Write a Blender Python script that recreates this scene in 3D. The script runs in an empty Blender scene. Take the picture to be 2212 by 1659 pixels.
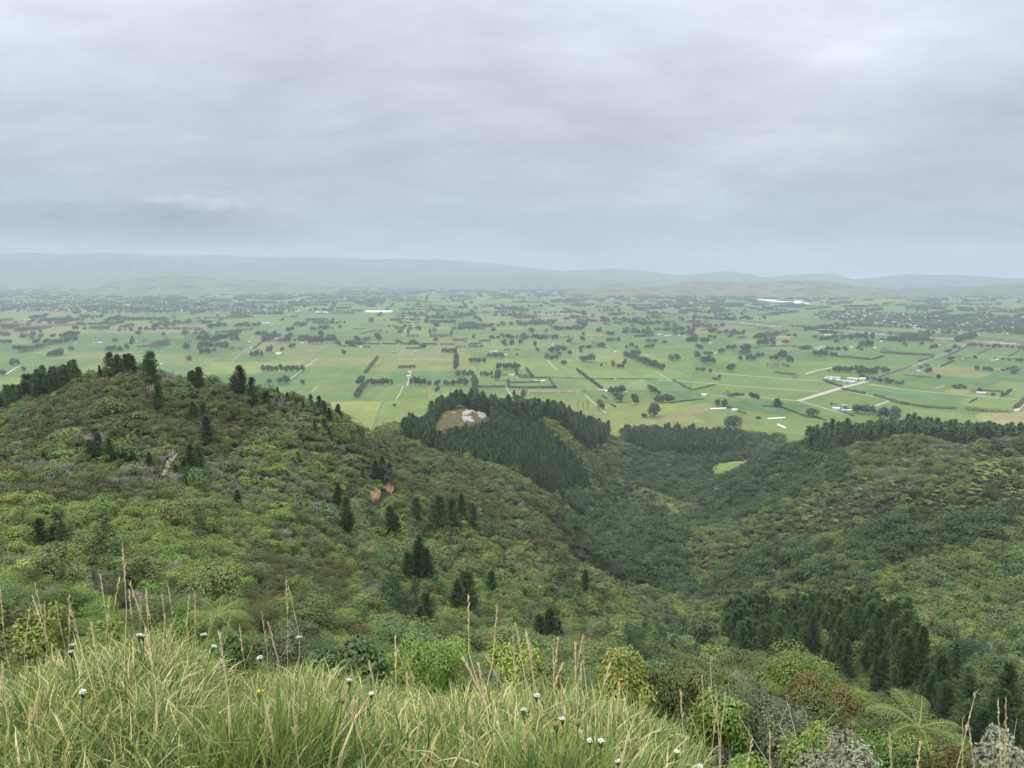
import bpy, math, random
import numpy as np
from mathutils import Vector, Matrix
R = math.radians
rng = np.random.default_rng(7)
random.seed(7)
SC = bpy.context.scene
COL = SC.collection

# ------------------------------------------------------------------ camera, sky, sun, exposure
CAM_Z = 250.0                         # the lookout stands 250 m above the plain (z = 0)
PITCH = R(8.2)
cam_data = bpy.data.cameras.new("camera")
cam = bpy.data.objects.new("camera", cam_data)
COL.objects.link(cam)
cam.location = (0, 0, CAM_Z)
cam.rotation_euler = (R(90) - PITCH, 0, 0)
cam_data.sensor_width = 36
cam_data.lens = 18 / math.tan(R(33.65))
cam_data.clip_start = 0.05
cam_data.clip_end = 60000
SC.camera = cam

SUN_EL, SUN_AZ = R(48), R(-130)       # sun behind the overcast, behind and left of the lookout
world = bpy.data.worlds.new("World")
SC.world = world
world.use_nodes = True

def node(nt, kind, **kw):
    n = nt.nodes.new(kind)
    for k, v in kw.items():
        if k == 'ins':
            for a, b in v.items():
                n.inputs[a].default_value = b
        else:
            setattr(n, k, v)
    return n

def math_node(nt, op, a, b=None, c=None, clamp=False):
    n = nt.nodes.new('ShaderNodeMath'); n.operation = op; n.use_clamp = clamp
    for i, x in enumerate((a, b, c)):
        if x is None: continue
        if isinstance(x, (int, float)): n.inputs[i].default_value = x
        else: nt.links.new(x, n.inputs[i])
    return n.outputs[0]

def ramp(nt, fac, stops, interp='LINEAR'):
    n = nt.nodes.new('ShaderNodeValToRGB'); n.color_ramp.interpolation = interp
    el = n.color_ramp.elements
    while len(el) < len(stops): el.new(0.5)
    for e, (p, c) in zip(el, stops):
        e.position = p; e.color = (*c, 1) if len(c) == 3 else c
    if fac is not None: nt.links.new(fac, n.inputs[0])
    return n.outputs[0]

def mixc(nt, fac, a, b, blend='MIX'):
    n = nt.nodes.new('ShaderNodeMix'); n.data_type = 'RGBA'; n.blend_type = blend
    for i, x in ((0, fac), (6, a), (7, b)):
        if isinstance(x, (int, float)): n.inputs[i].default_value = x
        elif isinstance(x, tuple): n.inputs[i].default_value = (*x, 1)
        else: nt.links.new(x, n.inputs[i])
    return n.outputs[2]

def build_world():
    nt = world.node_tree; nt.nodes.clear()
    out = node(nt, 'ShaderNodeOutputWorld'); bg = node(nt, 'ShaderNodeBackground')
    bg.inputs['Strength'].default_value = 0.1
    nt.links.new(bg.outputs[0], out.inputs[0])
    sky = node(nt, 'ShaderNodeTexSky', sky_type='NISHITA', sun_disc=False, sun_elevation=SUN_EL, sun_rotation=SUN_AZ)
    tc = node(nt, 'ShaderNodeTexCoord')
    sep = node(nt, 'ShaderNodeSeparateXYZ'); nt.links.new(tc.outputs['Generated'], sep.inputs[0])
    x, y, z = sep.outputs
    zc = math_node(nt, 'MAXIMUM', z, 0.0)
    den = math_node(nt, 'ADD', zc, 0.20)
    com = node(nt, 'ShaderNodeCombineXYZ')                      # the flat cloud deck seen in perspective
    nt.links.new(math_node(nt, 'DIVIDE', x, den), com.inputs[0])
    nt.links.new(math_node(nt, 'DIVIDE', y, den), com.inputs[1])
    def noise(scale, detail, rough, dist=0.0, off=(0, 0, 0), vec=None, stretch=(1, 1, 1)):
        mp = node(nt, 'ShaderNodeMapping'); mp.inputs['Location'].default_value = off; mp.inputs['Scale'].default_value = stretch
        nt.links.new(vec or com.outputs[0], mp.inputs[0])
        n = node(nt, 'ShaderNodeTexNoise'); n.inputs['Scale'].default_value = scale; n.inputs['Detail'].default_value = detail
        n.inputs['Roughness'].default_value = rough; n.inputs['Distortion'].default_value = dist
        nt.links.new(mp.outputs[0], n.inputs['Vector']); return n.outputs[0]
    # brightness of an overcast deck: dim near the horizon, about three times brighter overhead
    grad = ramp(nt, zc, [(0.0, (.60, .67, .70)), (0.02, (.55, .615, .64)), (0.05, (.49, .545, .57)), (0.10, (.495, .545, .575)), (0.18, (.645, .69, .73)),
                         (0.30, (.80, .86, .93)), (0.48, (1.25, 1.29, 1.33)), (0.74, (2.0, 2.0, 2.0)), (1.0, (3.6, 3.55, 3.45))])
    n1 = noise(0.9, 6, .55, .4, (3.1, 1.7, 0))
    n2 = noise(2.6, 7, .6, .5, (7.3, 2.2, 0), stretch=(.7, 1, 1))
    n3 = noise(8.0, 6, .6, .3, (1.3, 9.2, 0), stretch=(.6, 1, 1))
    m = math_node(nt, 'ADD', math_node(nt, 'MULTIPLY', n1, .55), math_node(nt, 'ADD', math_node(nt, 'MULTIPLY', n2, .32), math_node(nt, 'MULTIPLY', n3, .13)))
    tone = ramp(nt, m, [(0.30, (.66, .66, .70)), (0.45, (.91, .91, .93)), (0.56, (1.07, 1.07, 1.07)), (0.72, (1.45, 1.43, 1.40))])
    col = mixc(nt, 1.0, grad, tone, 'MULTIPLY')
    # faint lavender and green casts from thicker and thinner cloud
    n4 = noise(0.8, 3, .5, 0, (13.3, 4.2, 0))
    cast = ramp(nt, n4, [(0.35, (1.01, .99, 1.01)), (0.5, (1, 1, 1)), (0.65, (.985, 1.005, 1.0))])
    col = mixc(nt, 1.0, col, cast, 'MULTIPLY')
    # low ragged cloud bank over the far left hills: (azimuth, elevation) window broken up by noise
    az = math_node(nt, 'ARCTAN2', x, y)
    vd = node(nt, 'ShaderNodeCombineXYZ'); nt.links.new(az, vd.inputs[0]); nt.links.new(math_node(nt, 'MULTIPLY', z, 1.6), vd.inputs[1])
    nb = noise(11.0, 8, .62, .6, (.3, .8, 0), vd.outputs[0])
    nb2 = noise(24.0, 6, .6, .8, (2.3, .1, 0), vd.outputs[0])
    def bell(v, c, w):
        d = math_node(nt, 'DIVIDE', math_node(nt, 'SUBTRACT', v, c), w)
        return math_node(nt, 'POWER', 2.718, math_node(nt, 'MULTIPLY', math_node(nt, 'MULTIPLY', d, d), -1.0))
    bank = math_node(nt, 'MULTIPLY', bell(az, R(-25), .20), bell(z, .056, .026))
    bank = math_node(nt, 'MULTIPLY', bank, math_node(nt, 'ADD', math_node(nt, 'MULTIPLY', math_node(nt, 'SUBTRACT', nb, .5), 3.2), 1.0))
    col = mixc(nt, ramp(nt, bank, [(.30, (0, 0, 0)), (.50, (.6, .6, .6)), (.9, (1, 1, 1))]), col, mixc(nt, 1.0, col, (.70, .70, .75), 'MULTIPLY'))
    puff = math_node(nt, 'MULTIPLY', bell(az, R(-21.5), .075), bell(z, .082, .011))
    puff = math_node(nt, 'MULTIPLY', puff, math_node(nt, 'ADD', math_node(nt, 'MULTIPLY', math_node(nt, 'SUBTRACT', nb2, .5), 3.0), 1.0))
    col = mixc(nt, ramp(nt, puff, [(.45, (0, 0, 0)), (.9, (1, 1, 1))]), col, mixc(nt, 1.0, col, (1.22, 1.22, 1.22), 'MULTIPLY'))
    ten = node(nt, 'ShaderNodeVectorMath', operation='SCALE'); nt.links.new(col, ten.inputs[0]); ten.inputs['Scale'].default_value = 6.8
    final = mixc(nt, 0.96, sky.outputs[0], ten.outputs[0])
    nt.links.new(final, bg.inputs['Color'])
build_world()

sun_data = bpy.data.lights.new("sun", 'SUN')
sun_data.energy = 1.5; sun_data.angle = R(10); sun_data.color = (1, .965, .91)
sun = bpy.data.objects.new("sun", sun_data); COL.objects.link(sun)
sun.rotation_euler = (R(90) - SUN_EL, 0, R(180) - SUN_AZ)
sun.location = (0, 0, 900)

SC.view_settings.view_transform = 'Standard'; SC.view_settings.look = 'None'
SC.view_settings.exposure = 0.56; SC.view_settings.gamma = 1
SC.cycles.max_bounces = 5; SC.cycles.diffuse_bounces = 3; SC.cycles.glossy_bounces = 1
SC.cycles.transmission_bounces = 3; SC.cycles.volume_bounces = 1; SC.cycles.transparent_max_bounces = 4
SC.cycles.use_denoising = True
SC.cycles.caustics_reflective = False; SC.cycles.caustics_refractive = False

# ------------------------------------------------------------------ picture <-> place (survey helpers; W = 2212 wide copy of the photo)
FPX = 1106 / math.tan(R(33.65))
CP, SP = math.cos(PITCH), math.sin(PITCH)
def ray(px, py):
    u = (px - 1106) / FPX; v = (829.5 - py) / FPX
    return np.array([u, CP + v * SP, -SP + v * CP])
def at_dist(px, py, d):               # point on the sight line at horizontal distance d
    r = ray(px, py); k = d / math.hypot(r[0], r[1])
    return np.array([r[0] * k, r[1] * k, CAM_Z + r[2] * k])
def on_plain(px, py, z=0.0):
    r = ray(px, py); k = (CAM_Z - z) / -r[2]
    return np.array([r[0] * k, r[1] * k, z])
def project(p):
    p = np.asarray(p, float); x, y, z = p[..., 0], p[..., 1], p[..., 2] - CAM_Z
    w = y * CP - z * SP; w = np.where(w > .01, w, .01)
    return 1106 + FPX * x / w, 829.5 - FPX * (y * SP + z * CP) / w, w

def lattice(ix, iy, seed):
    h = (ix.astype(np.int64) * 374761393 + iy.astype(np.int64) * 668265263 + seed * 974634533) & 0xffffffff
    h = ((h ^ (h >> 13)) * 1274126177) & 0xffffffff
    return ((h ^ (h >> 16)) & 0xffff) / 65535.0
def vnoise(x, y, seed=0):
    x = np.asarray(x, float); y = np.asarray(y, float)
    ix, iy = np.floor(x), np.floor(y); fx, fy = x - ix, y - iy
    fx = fx * fx * (3 - 2 * fx); fy = fy * fy * (3 - 2 * fy)
    a, b = lattice(ix, iy, seed), lattice(ix + 1, iy, seed); c, d = lattice(ix, iy + 1, seed), lattice(ix + 1, iy + 1, seed)
    return (a * (1 - fx) + b * fx) * (1 - fy) + (c * (1 - fx) + d * fx) * fy
def fbm(x, y, octaves=4, seed=0, gain=.5):
    s = 0; a = 1; t = 0
    for o in range(octaves):
        s = s + a * vnoise(x * 2 ** o, y * 2 ** o, seed + o); t += a; a *= gain
    return s / t

# ------------------------------------------------------------------ mesh helpers
def mesh(name, V, F, mats=(), tint=None, mat_idx=None, smooth=False):
    """V (n,3); F (m,3|4) array or list of index tuples; tint (n,3) per vertex colour variation."""
    me = bpy.data.meshes.new(name); V = np.asarray(V, np.float32)
    if isinstance(F, np.ndarray):
        k = F.shape[1]
        me.vertices.add(len(V)); me.vertices.foreach_set('co', V.ravel())
        me.loops.add(F.size); me.loops.foreach_set('vertex_index', F.astype(np.int32).ravel())
        me.polygons.add(len(F)); me.polygons.foreach_set('loop_start', np.arange(0, F.size, k, dtype=np.int32))
        me.update(calc_edges=True)
    else:
        me.from_pydata([tuple(v) for v in V], [], [tuple(f) for f in F])
    for m in mats: me.materials.append(m)
    if mat_idx is not None: me.polygons.foreach_set('material_index', np.asarray(mat_idx, np.int32))
    if tint is not None:
        a = me.color_attributes.new('tint', 'FLOAT_COLOR', 'POINT')
        c = np.ones((len(V), 4), np.float32); c[:, :3] = tint
        a.data.foreach_set('color', c.ravel())
    if smooth: me.polygons.foreach_set('use_smooth', np.ones(len(me.polygons), bool))
    me.update()
    return me
def obj(name, me, parent=None, loc=(0, 0, 0), rot=(0, 0, 0), scale=(1, 1, 1), link=True):
    o = bpy.data.objects.new(name, me)
    if link: COL.objects.link(o)
    if parent is not None: o.parent = parent
    o.location = loc; o.rotation_euler = rot; o.scale = scale
    return o
def tag(o, label=None, cat=None, group=None, kind=None):
    if label: o['label'] = label
    if cat: o['category'] = cat
    if group: o['group'] = group
    if kind: o['kind'] = kind
    return o
class MB:
    """collects simple shapes into one mesh"""
    def __init__(s): s.v = []; s.f = []; s.m = []; s.t = []
    def add(s, V, F, mi=0, t=(1, 1, 1)):
        b = len(s.v); s.v += [tuple(x) for x in V]; s.f += [tuple(i + b for i in f) for f in F]; s.m += [mi] * len(F); s.t += [t] * len(V)
    def box(s, c, d, rz=0, mi=0, t=(1, 1, 1)):
        cx, cy, cz = c; hx, hy, hz = d[0] / 2, d[1] / 2, d[2] / 2; ca, sa = math.cos(rz), math.sin(rz)
        V = []
        for z in (-hz, hz):
            for x, y in ((-hx, -hy), (hx, -hy), (hx, hy), (-hx, hy)):
                V.append((cx + x * ca - y * sa, cy + x * sa + y * ca, cz + z))
        s.add(V, [(3, 2, 1, 0), (4, 5, 6, 7), (0, 1, 5, 4), (1, 2, 6, 5), (2, 3, 7, 6), (3, 0, 4, 7)], mi, t)
    def tube(s, P, rad, n=5, mi=0, t=(1, 1, 1)):
        P = [Vector(p) for p in P]; V = []; F = []
        for i, p in enumerate(P):
            d = (P[min(i + 1, len(P) - 1)] - P[max(i - 1, 0)]).normalized()
            a = d.cross(Vector((0.31, .95, .07))).normalized(); b = d.cross(a)
            r = rad[i] if hasattr(rad, '__len__') else rad
            for k in range(n):
                an = 2 * math.pi * k / n; V.append(p + (a * math.cos(an) + b * math.sin(an)) * r)
        for i in range(len(P) - 1):
            for k in range(n):
                F.append((i * n + k, i * n + (k + 1) % n, (i + 1) * n + (k + 1) % n, (i + 1) * n + k))
        F.append(tuple(range(n - 1, -1, -1))); F.append(tuple((len(P) - 1) * n + k for k in range(n)))
        s.add(V, F, mi, t)
    def build(s, name, mats, smooth=False):
        return mesh(name, np.array(s.v), s.f, mats, np.array(s.t), s.m, smooth)

# ------------------------------------------------------------------ materials
def leaf_mat(name, c1, c2, rough=.55, trans=.16, vary=.35, hue=.02):
    if name.startswith(('broadleaf', 'scrub', 'canopy', 'gorse')): c1 = tuple(c * .87 for c in c1); c2 = tuple(c * .87 for c in c2)
    m = bpy.data.materials.new(name); m.use_nodes = True; nt = m.node_tree; nt.nodes.clear()
    out = node(nt, 'ShaderNodeOutputMaterial')
    oi = node(nt, 'ShaderNodeObjectInfo'); at = node(nt, 'ShaderNodeAttribute', attribute_name='tint')
    base = mixc(nt, oi.outputs['Random'], c1, c2)
    base = mixc(nt, 1.0, base, at.outputs['Color'], 'MULTIPLY')
    hs = node(nt, 'ShaderNodeHueSaturation'); nt.links.new(base, hs.inputs['Color'])
    r2 = math_node(nt, 'FRACT', math_node(nt, 'MULTIPLY', oi.outputs['Random'], 37.7))
    r3 = math_node(nt, 'FRACT', math_node(nt, 'MULTIPLY', oi.outputs['Random'], 91.3))
    nt.links.new(math_node(nt, 'ADD', math_node(nt, 'MULTIPLY', r2, vary), 1 - vary / 2), hs.inputs['Value'])
    nt.links.new(math_node(nt, 'ADD', math_node(nt, 'MULTIPLY', r3, 2 * hue), .5 - hue), hs.inputs['Hue'])
    pb = node(nt, 'ShaderNodeBsdfPrincipled'); nt.links.new(hs.outputs[0], pb.inputs['Base Color'])
    pb.inputs['Roughness'].default_value = rough; pb.inputs['Specular IOR Level'].default_value = .3
    if trans > 0:
        tr = node(nt, 'ShaderNodeBsdfTranslucent'); nt.links.new(hs.outputs[0], tr.inputs['Color'])
        mx = node(nt, 'ShaderNodeMixShader'); mx.inputs[0].default_value = trans
        nt.links.new(pb.outputs[0], mx.inputs[1]); nt.links.new(tr.outputs[0], mx.inputs[2]); nt.links.new(mx.outputs[0], out.inputs[0])
    else: nt.links.new(pb.outputs[0], out.inputs[0])
    return m
def plain_mat(name, col, rough=.8, scale=3.0, amt=.25, spec=.2, metal=0.0, vary=0.0):
    m = bpy.data.materials.new(name); m.use_nodes = True; nt = m.node_tree
    pb = nt.nodes['Principled BSDF']
    tc = node(nt, 'ShaderNodeTexCoord'); n = node(nt, 'ShaderNodeTexNoise'); n.inputs['Scale'].default_value = scale; n.inputs['Detail'].default_value = 5
    nt.links.new(tc.outputs['Object'], n.inputs['Vector'])
    f = math_node(nt, 'ADD', math_node(nt, 'MULTIPLY', n.outputs[0], 2 * amt), 1 - amt)
    if vary:
        oi = node(nt, 'ShaderNodeObjectInfo'); f = math_node(nt, 'MULTIPLY', f, math_node(nt, 'ADD', math_node(nt, 'MULTIPLY', oi.outputs['Random'], vary), 1 - vary / 2))
    v = node(nt, 'ShaderNodeVectorMath', operation='SCALE'); v.inputs[0].default_value = col; nt.links.new(f, v.inputs['Scale'])
    nt.links.new(v.outputs[0], pb.inputs['Base Color'])
    pb.inputs['Roughness'].default_value = rough; pb.inputs['Specular IOR Level'].default_value = spec; pb.inputs['Metallic'].default_value = metal
    return m

# ------------------------------------------------------------------ terrain of the ranges in front of the plain
# survey: for each picture column a list of (distance, picture row) for slopes in view, or (distance, ('z', height below the eye)) for slopes out of view
Z = lambda z: ('z', z)
NEAR_L = [(0, Z(-1.65)), (2, Z(-1.92)), (5.2, Z(-2.66)), (8, Z(-5.0)), (14, Z(-9.5)), (25, Z(-14.2))]
NEAR_M = [(0, Z(-1.65)), (2, Z(-1.97)), (5.0, Z(-2.93)), (8, Z(-5.6)), (14, Z(-9.9)), (25, Z(-15.0))]
NEAR_C = [(0, Z(-1.65)), (2, Z(-2.0)), (5.0, Z(-3.3)), (8, Z(-6.4)), (14, Z(-10.2)), (25, Z(-16.6)), (40, Z(-24.5))]
NEAR_D = NEAR_C[:2] + [(5.0, Z(-3.12)), (8, Z(-6.0))] + NEAR_C[4:]
NEAR_R = [(0, Z(-1.65)), (2, Z(-2.05)), (3.7, Z(-3.0)), (8, Z(-6.8)), (14, Z(-10.5)), (25, Z(-17.0))]
SURVEY = {
 0: NEAR_L + [(38, Z(-20)), (50, 1300), (70, 1220), (100, 1130), (140, 1040), (200, 960), (260, 900), (320, 850), (380, Z(-62)), (500, Z(-110)), (700, Z(-185)), (1000, Z(-250)), (1400, Z(-268))],
 150: NEAR_L + [(38, Z(-20)), (50, 1320), (70, 1235), (100, 1140), (140, 1045), (190, 955), (240, 870), (300, 792), (345, Z(-42)), (420, Z(-75)), (600, Z(-150)), (900, Z(-235)), (1300, Z(-268))],
 300: NEAR_L + [(38, Z(-20.5)), (50, 1330), (70, 1250), (100, 1150), (140, 1050), (190, 950), (240, 850), (290, 775), (335, Z(-38)), (420, Z(-72)), (600, Z(-150)), (900, Z(-235)), (1300, Z(-268))],
 450: NEAR_M + [(38, Z(-21.5)), (50, 1345), (75, 1260), (105, 1170), (145, 1070), (195, 970), (245, 880), (297, 795), (345, Z(-48)), (430, Z(-78)), (600, Z(-148)), (900, Z(-232)), (1300, Z(-268))],
 600: NEAR_M + [(40, Z(-23.5)), (60, 1340), (90, 1260), (130, 1150), (180, 1040), (230, 940), (280, 870), (308, 842), (360, Z(-56)), (450, Z(-85)), (600, Z(-140)), (900, Z(-228)), (1300, Z(-268))],
 750: NEAR_D + [(70, Z(-35)), (100, 1310), (150, 1190), (200, 1090), (250, 1000), (290, 940), (335, 897), (390, Z(-78)), (500, Z(-112)), (650, Z(-152)), (900, Z(-222)), (1300, Z(-266))],
 850: NEAR_C + [(75, Z(-38)), (110, 1340), (160, 1220), (210, 1120), (262, 1050), (330, 1005), (400, 950), (475, 912), (560, Z(-112)), (700, Z(-170)), (900, Z(-222)), (1300, Z(-266))],
 960: NEAR_C + [(80, Z(-42)), (120, 1350), (170, 1240), (230, 1130), (300, 1040), (360, 1000), (420, 975), (480, 955), (560, 928), (645, 888), (690, Z(-121)), (760, Z(-150)), (900, Z(-205)), (1100, Z(-250)), (1400, Z(-268))],
 1030: NEAR_C + [(85, Z(-45)), (125, 1365), (175, 1255), (235, 1150), (305, 1065), (375, 1012), (430, Z(-106)), (490, 985), (560, 938), (640, 888), (690, Z(-121)), (770, Z(-148)), (900, Z(-190)), (1050, Z(-240)), (1300, Z(-266))],
 1100: NEAR_C + [(90, Z(-47)), (130, 1380), (180, 1270), (240, 1170), (310, 1095), (390, 1030), (430, Z(-114)), (500, 992), (600, 932), (680, 897), (760, Z(-142)), (860, Z(-163)), (1000, Z(-217)), (1150, Z(-252)), (1400, Z(-268))],
 1200: NEAR_C + [(92, Z(-49)), (140, 1390), (200, 1280), (270, 1180), (340, 1110), (415, 1072), (455, Z(-149)), (510, 1050), (600, 985), (680, 940), (735, 912), (800, Z(-153)), (890, Z(-168)), (1000, Z(-205)), (1150, Z(-250)), (1400, Z(-268))],
 1300: NEAR_C + [(95, Z(-51)), (150, 1400), (210, 1310), (280, 1243), (335, Z(-152)), (420, 1180), (500, 1120), (570, 1080), (650, 1040), (750, 1000), (850, 965), (920, 942), (1000, Z(-208)), (1100, Z(-240)), (1300, Z(-266))],
 1400: NEAR_C + [(95, Z(-53)), (150, 1430), (200, 1350), (260, 1300), (328, 1275), (380, Z(-173)), (450, 1192), (540, 1125), (640, 1082), (760, 1042), (880, 1002), (1000, 967), (1080, 948), (1200, Z(-260)), (1500, Z(-270))],
 1500: NEAR_C + [(60, Z(-37)), (95, Z(-57)), (150, 1440), (220, 1370), (300, 1320), (370, 1292), (410, 1277), (480, 1205), (600, 1125), (720, 1078), (800, 1052), (870, Z(-233)), (960, Z(-239)), (1080, Z(-244)), (1180, Z(-256)), (1500, Z(-270))],
 1600: NEAR_R + [(40, 1438), (60, Z(-40)), (100, Z(-73)), (150, Z(-93)), (180, 1402), (240, 1342), (300, 1292), (350, 1252), (388, 1205), (440, Z(-178)), (500, 1172), (600, 1112), (700, 1062), (785, 1015), (860, Z(-232)), (960, Z(-238)), (1080, Z(-244)), (1180, Z(-256)), (1400, Z(-270))],
 1700: NEAR_R + [(46, 1442), (70, Z(-47)), (110, Z(-78)), (150, Z(-95)), (190, 1420), (240, 1350), (300, 1270), (350, 1212), (397, 1163), (450, Z(-171)), (520, 1112), (620, 1052), (700, 1003), (765, 960), (840, Z(-198)), (950, Z(-238)), (1100, Z(-257)), (1400, Z(-270))],
 1800: NEAR_R + [(47, 1463), (70, Z(-47)), (110, Z(-76)), (145, Z(-90)), (180, 1425), (230, 1352), (290, 1272), (340, 1202), (392, 1147), (440, Z(-160)), (510, 1082), (600, 1022), (680, 972), (745, 945), (820, Z(-182)), (950, Z(-230)), (1100, Z(-257)), (1400, Z(-270))],
 1950: NEAR_R + [(43, 1530), (65, Z(-44)), (100, Z(-67)), (130, Z(-80)), (170, 1440), (220, 1360), (280, 1270), (330, 1192), (382, 1117), (430, Z(-147)), (500, 1052), (590, 992), (675, 945), (760, Z(-152)), (860, Z(-165)), (1000, Z(-225)), (1150, Z(-258)), (1400, Z(-270))],
 2100: NEAR_R + [(38, 1602), (60, Z(-42)), (90, Z(-60)), (120, Z(-72)), (160, 1460), (210, 1370), (270, 1270), (330, 1182), (382, 1102), (430, Z(-138)), (500, 1042), (580, 982), (655, 940), (740, Z(-146)), (850, Z(-160)), (1000, Z(-222)), (1150, Z(-258)), (1400, Z(-270))],
 2212: NEAR_R + [(34, 1662), (55, Z(-40)), (85, Z(-57)), (110, Z(-68)), (150, 1480), (200, 1380), (260, 1280), (320, 1182), (372, 1102), (430, Z(-125)), (500, 1032), (580, 972), (645, 937), (740, Z(-144)), (850, Z(-158)), (1000, Z(-222)), (1150, Z(-258)), (1400, Z(-270))],
}
def veg_height(d): return np.interp(d, [10, 40, 200, 400, 800], [0, 1.2, 2.4, 3.2, 5.0])
pts = []
def survey_column(theta, rows, px=None):
    for d, v in rows:
        if isinstance(v, tuple): z = v[1]
        else: z = at_dist(px, v, d)[2] - CAM_Z - veg_height(d)
        pts.append((theta, math.log(d + 4), z / (d + 4)))
for px, rows in SURVEY.items():
    survey_column(math.atan2((px - 1106) / FPX, 1.0), rows, px)
def as_z(px): return [(d, v if isinstance(v, tuple) else Z(at_dist(px, v, d)[2] - CAM_Z - veg_height(d))) for d, v in SURVEY[px]]
for th in (-45, -60, -80, -100): survey_column(R(th), as_z(0))
for th in (45, 60, 80, 100): survey_column(R(th), as_z(2212))
pts = np.array(pts)
KT, KU = 3.2, 1.0
def tps(r2): return np.where(r2 > 1e-12, .5 * r2 * np.log(np.maximum(r2, 1e-12)), 0)
A_ = pts[:, :2] * (KT, KU)
def solve_tps():
    n = len(A_); r2 = ((A_[:, None] - A_[None]) ** 2).sum(-1)
    M = np.zeros((n + 3, n + 3)); M[:n, :n] = tps(r2) + np.eye(n) * 2e-4; M[:n, n] = 1; M[:n, n + 1:] = A_; M[n:, :n] = M[:n, n:].T
    return np.linalg.solve(M, np.concatenate([pts[:, 2], np.zeros(3)]))
COEF = solve_tps()
T0, T1, NT = R(-100), R(100), 900
U0, U1, NU = math.log(4.02), math.log(1604), 560
tg = np.linspace(T0, T1, NT); ug = np.linspace(U0, U1, NU)
def grid_heights():
    out = np.zeros((NU, NT))
    for i, u in enumerate(ug):
        Q = np.stack([tg * KT, np.full(NT, u * KU)], 1)
        r2 = ((Q[:, None] - A_[None]) ** 2).sum(-1)
        out[i] = tps(r2) @ COEF[:-3] + COEF[-3] + Q @ COEF[-2:]
    return out
dg = np.exp(ug) - 4
ZG = grid_heights() * (dg + 4)[:, None]
XG = dg[:, None] * np.sin(tg)[None]; YG = dg[:, None] * np.cos(tg)[None]
amp = np.interp(dg, [0, 8, 40, 150, 500, 1000, 1500], [0.02, .15, .8, 2.5, 6, 7, 7])[:, None]
ZG += amp * (fbm(XG / 55, YG / 55, 4, 3) - .5) * 1.5 + np.minimum(amp, 3) * (fbm(XG / 14 + 50, YG / 14, 3, 9) - .5) * .5
# small folds that run down the slopes of the far spurs
ZG -= np.interp(dg, [150, 350, 700, 880], [0, 6, 6, 0])[:, None] * (1 - np.abs(2 * vnoise(XG / 75 + 9, YG / 75, 21) - 1)) ** 2
ZG += CAM_Z
def ground(x, y):
    """height of the ranges at (x, y)"""
    x = np.asarray(x, float); y = np.asarray(y, float)
    d = np.hypot(x, y); t = (np.arctan2(x, y) - T0) / (T1 - T0) * (NT - 1); u = (np.log(d + 4) - U0) / (U1 - U0) * (NU - 1)
    t = np.clip(t, 0, NT - 1.001); u = np.clip(u, 0, NU - 1.001)
    i, j = u.astype(int), t.astype(int); a, b = u - i, t - j
    return (ZG[i, j] * (1 - a) + ZG[i + 1, j] * a) * (1 - b) + (ZG[i, j + 1] * (1 - a) + ZG[i + 1, j + 1] * a) * b
DS = np.exp(np.linspace(math.log(5), math.log(1604), 900)) - 4
def on_ground(px, py, dmin=1.0):
    """where the sight line through (px, py) meets the ground beyond dmin"""
    r = ray(px, py); h = math.hypot(r[0], r[1]); D = DS[DS > dmin]
    x, y, z = r[0] / h * D, r[1] / h * D, CAM_Z + r[2] / h * D
    hit = np.nonzero(z < ground(x, y))[0]
    if len(hit) == 0: return None
    i = hit[0]
    return np.array([x[i], y[i], float(ground(x[i], y[i]))])

def in_poly(px, py, poly):
    px = np.asarray(px, float); py = np.asarray(py, float); c = np.zeros(px.shape, bool); n = len(poly)
    for i in range(n):
        x1, y1 = poly[i]; x2, y2 = poly[(i + 1) % n]
        if y1 == y2: continue
        c ^= ((y1 > py) != (y2 > py)) & (px < (x2 - x1) * (py - y1) / (y2 - y1) + x1)
    return c

# ------------------------------------------------------------------ ground sheet of the ranges (structure)
MEADOW = [(1535, 1008), (1552, 1000), (1600, 993), (1626, 985), (1622, 990), (1585, 1012), (1560, 1022), (1545, 1022)]
ROCKBARE = [(935, 960), (940, 915), (960, 885), (1010, 878), (1058, 884), (1066, 904), (1020, 917), (965, 925), (950, 955)]
YELLOWSLOPE = [(2060, 925), (2100, 905), (2212, 900), (2300, 900), (2300, 935), (2150, 932)]
def terrain_mat():
    m = bpy.data.materials.new("hill_soil_and_litter"); m.use_nodes = True; nt = m.node_tree; pb = nt.nodes['Principled BSDF']
    at = node(nt, 'ShaderNodeAttribute', attribute_name='tint'); geo = node(nt, 'ShaderNodeNewGeometry')
    n = node(nt, 'ShaderNodeTexNoise'); n.inputs['Scale'].default_value = .35; n.inputs['Detail'].default_value = 8; nt.links.new(geo.outputs['Position'], n.inputs['Vector'])
    n2 = node(nt, 'ShaderNodeTexNoise'); n2.inputs['Scale'].default_value = 4.0; n2.inputs['Detail'].default_value = 6; nt.links.new(geo.outputs['Position'], n2.inputs['Vector'])
    f = math_node(nt, 'MULTIPLY', ramp(nt, n.outputs[0], [(.3, (.6,) * 3), (.7, (1.35,) * 3)]), ramp(nt, n2.outputs[0], [(.3, (.7,) * 3), (.7, (1.3,) * 3)]))
    v = node(nt, 'ShaderNodeVectorMath', operation='SCALE'); nt.links.new(at.outputs['Color'], v.inputs[0]); nt.links.new(f, v.inputs['Scale'])
    nt.links.new(v.outputs[0], pb.inputs['Base Color']); pb.inputs['Roughness'].default_value = .95; pb.inputs['Specular IOR Level'].default_value = .1
    return m
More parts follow.
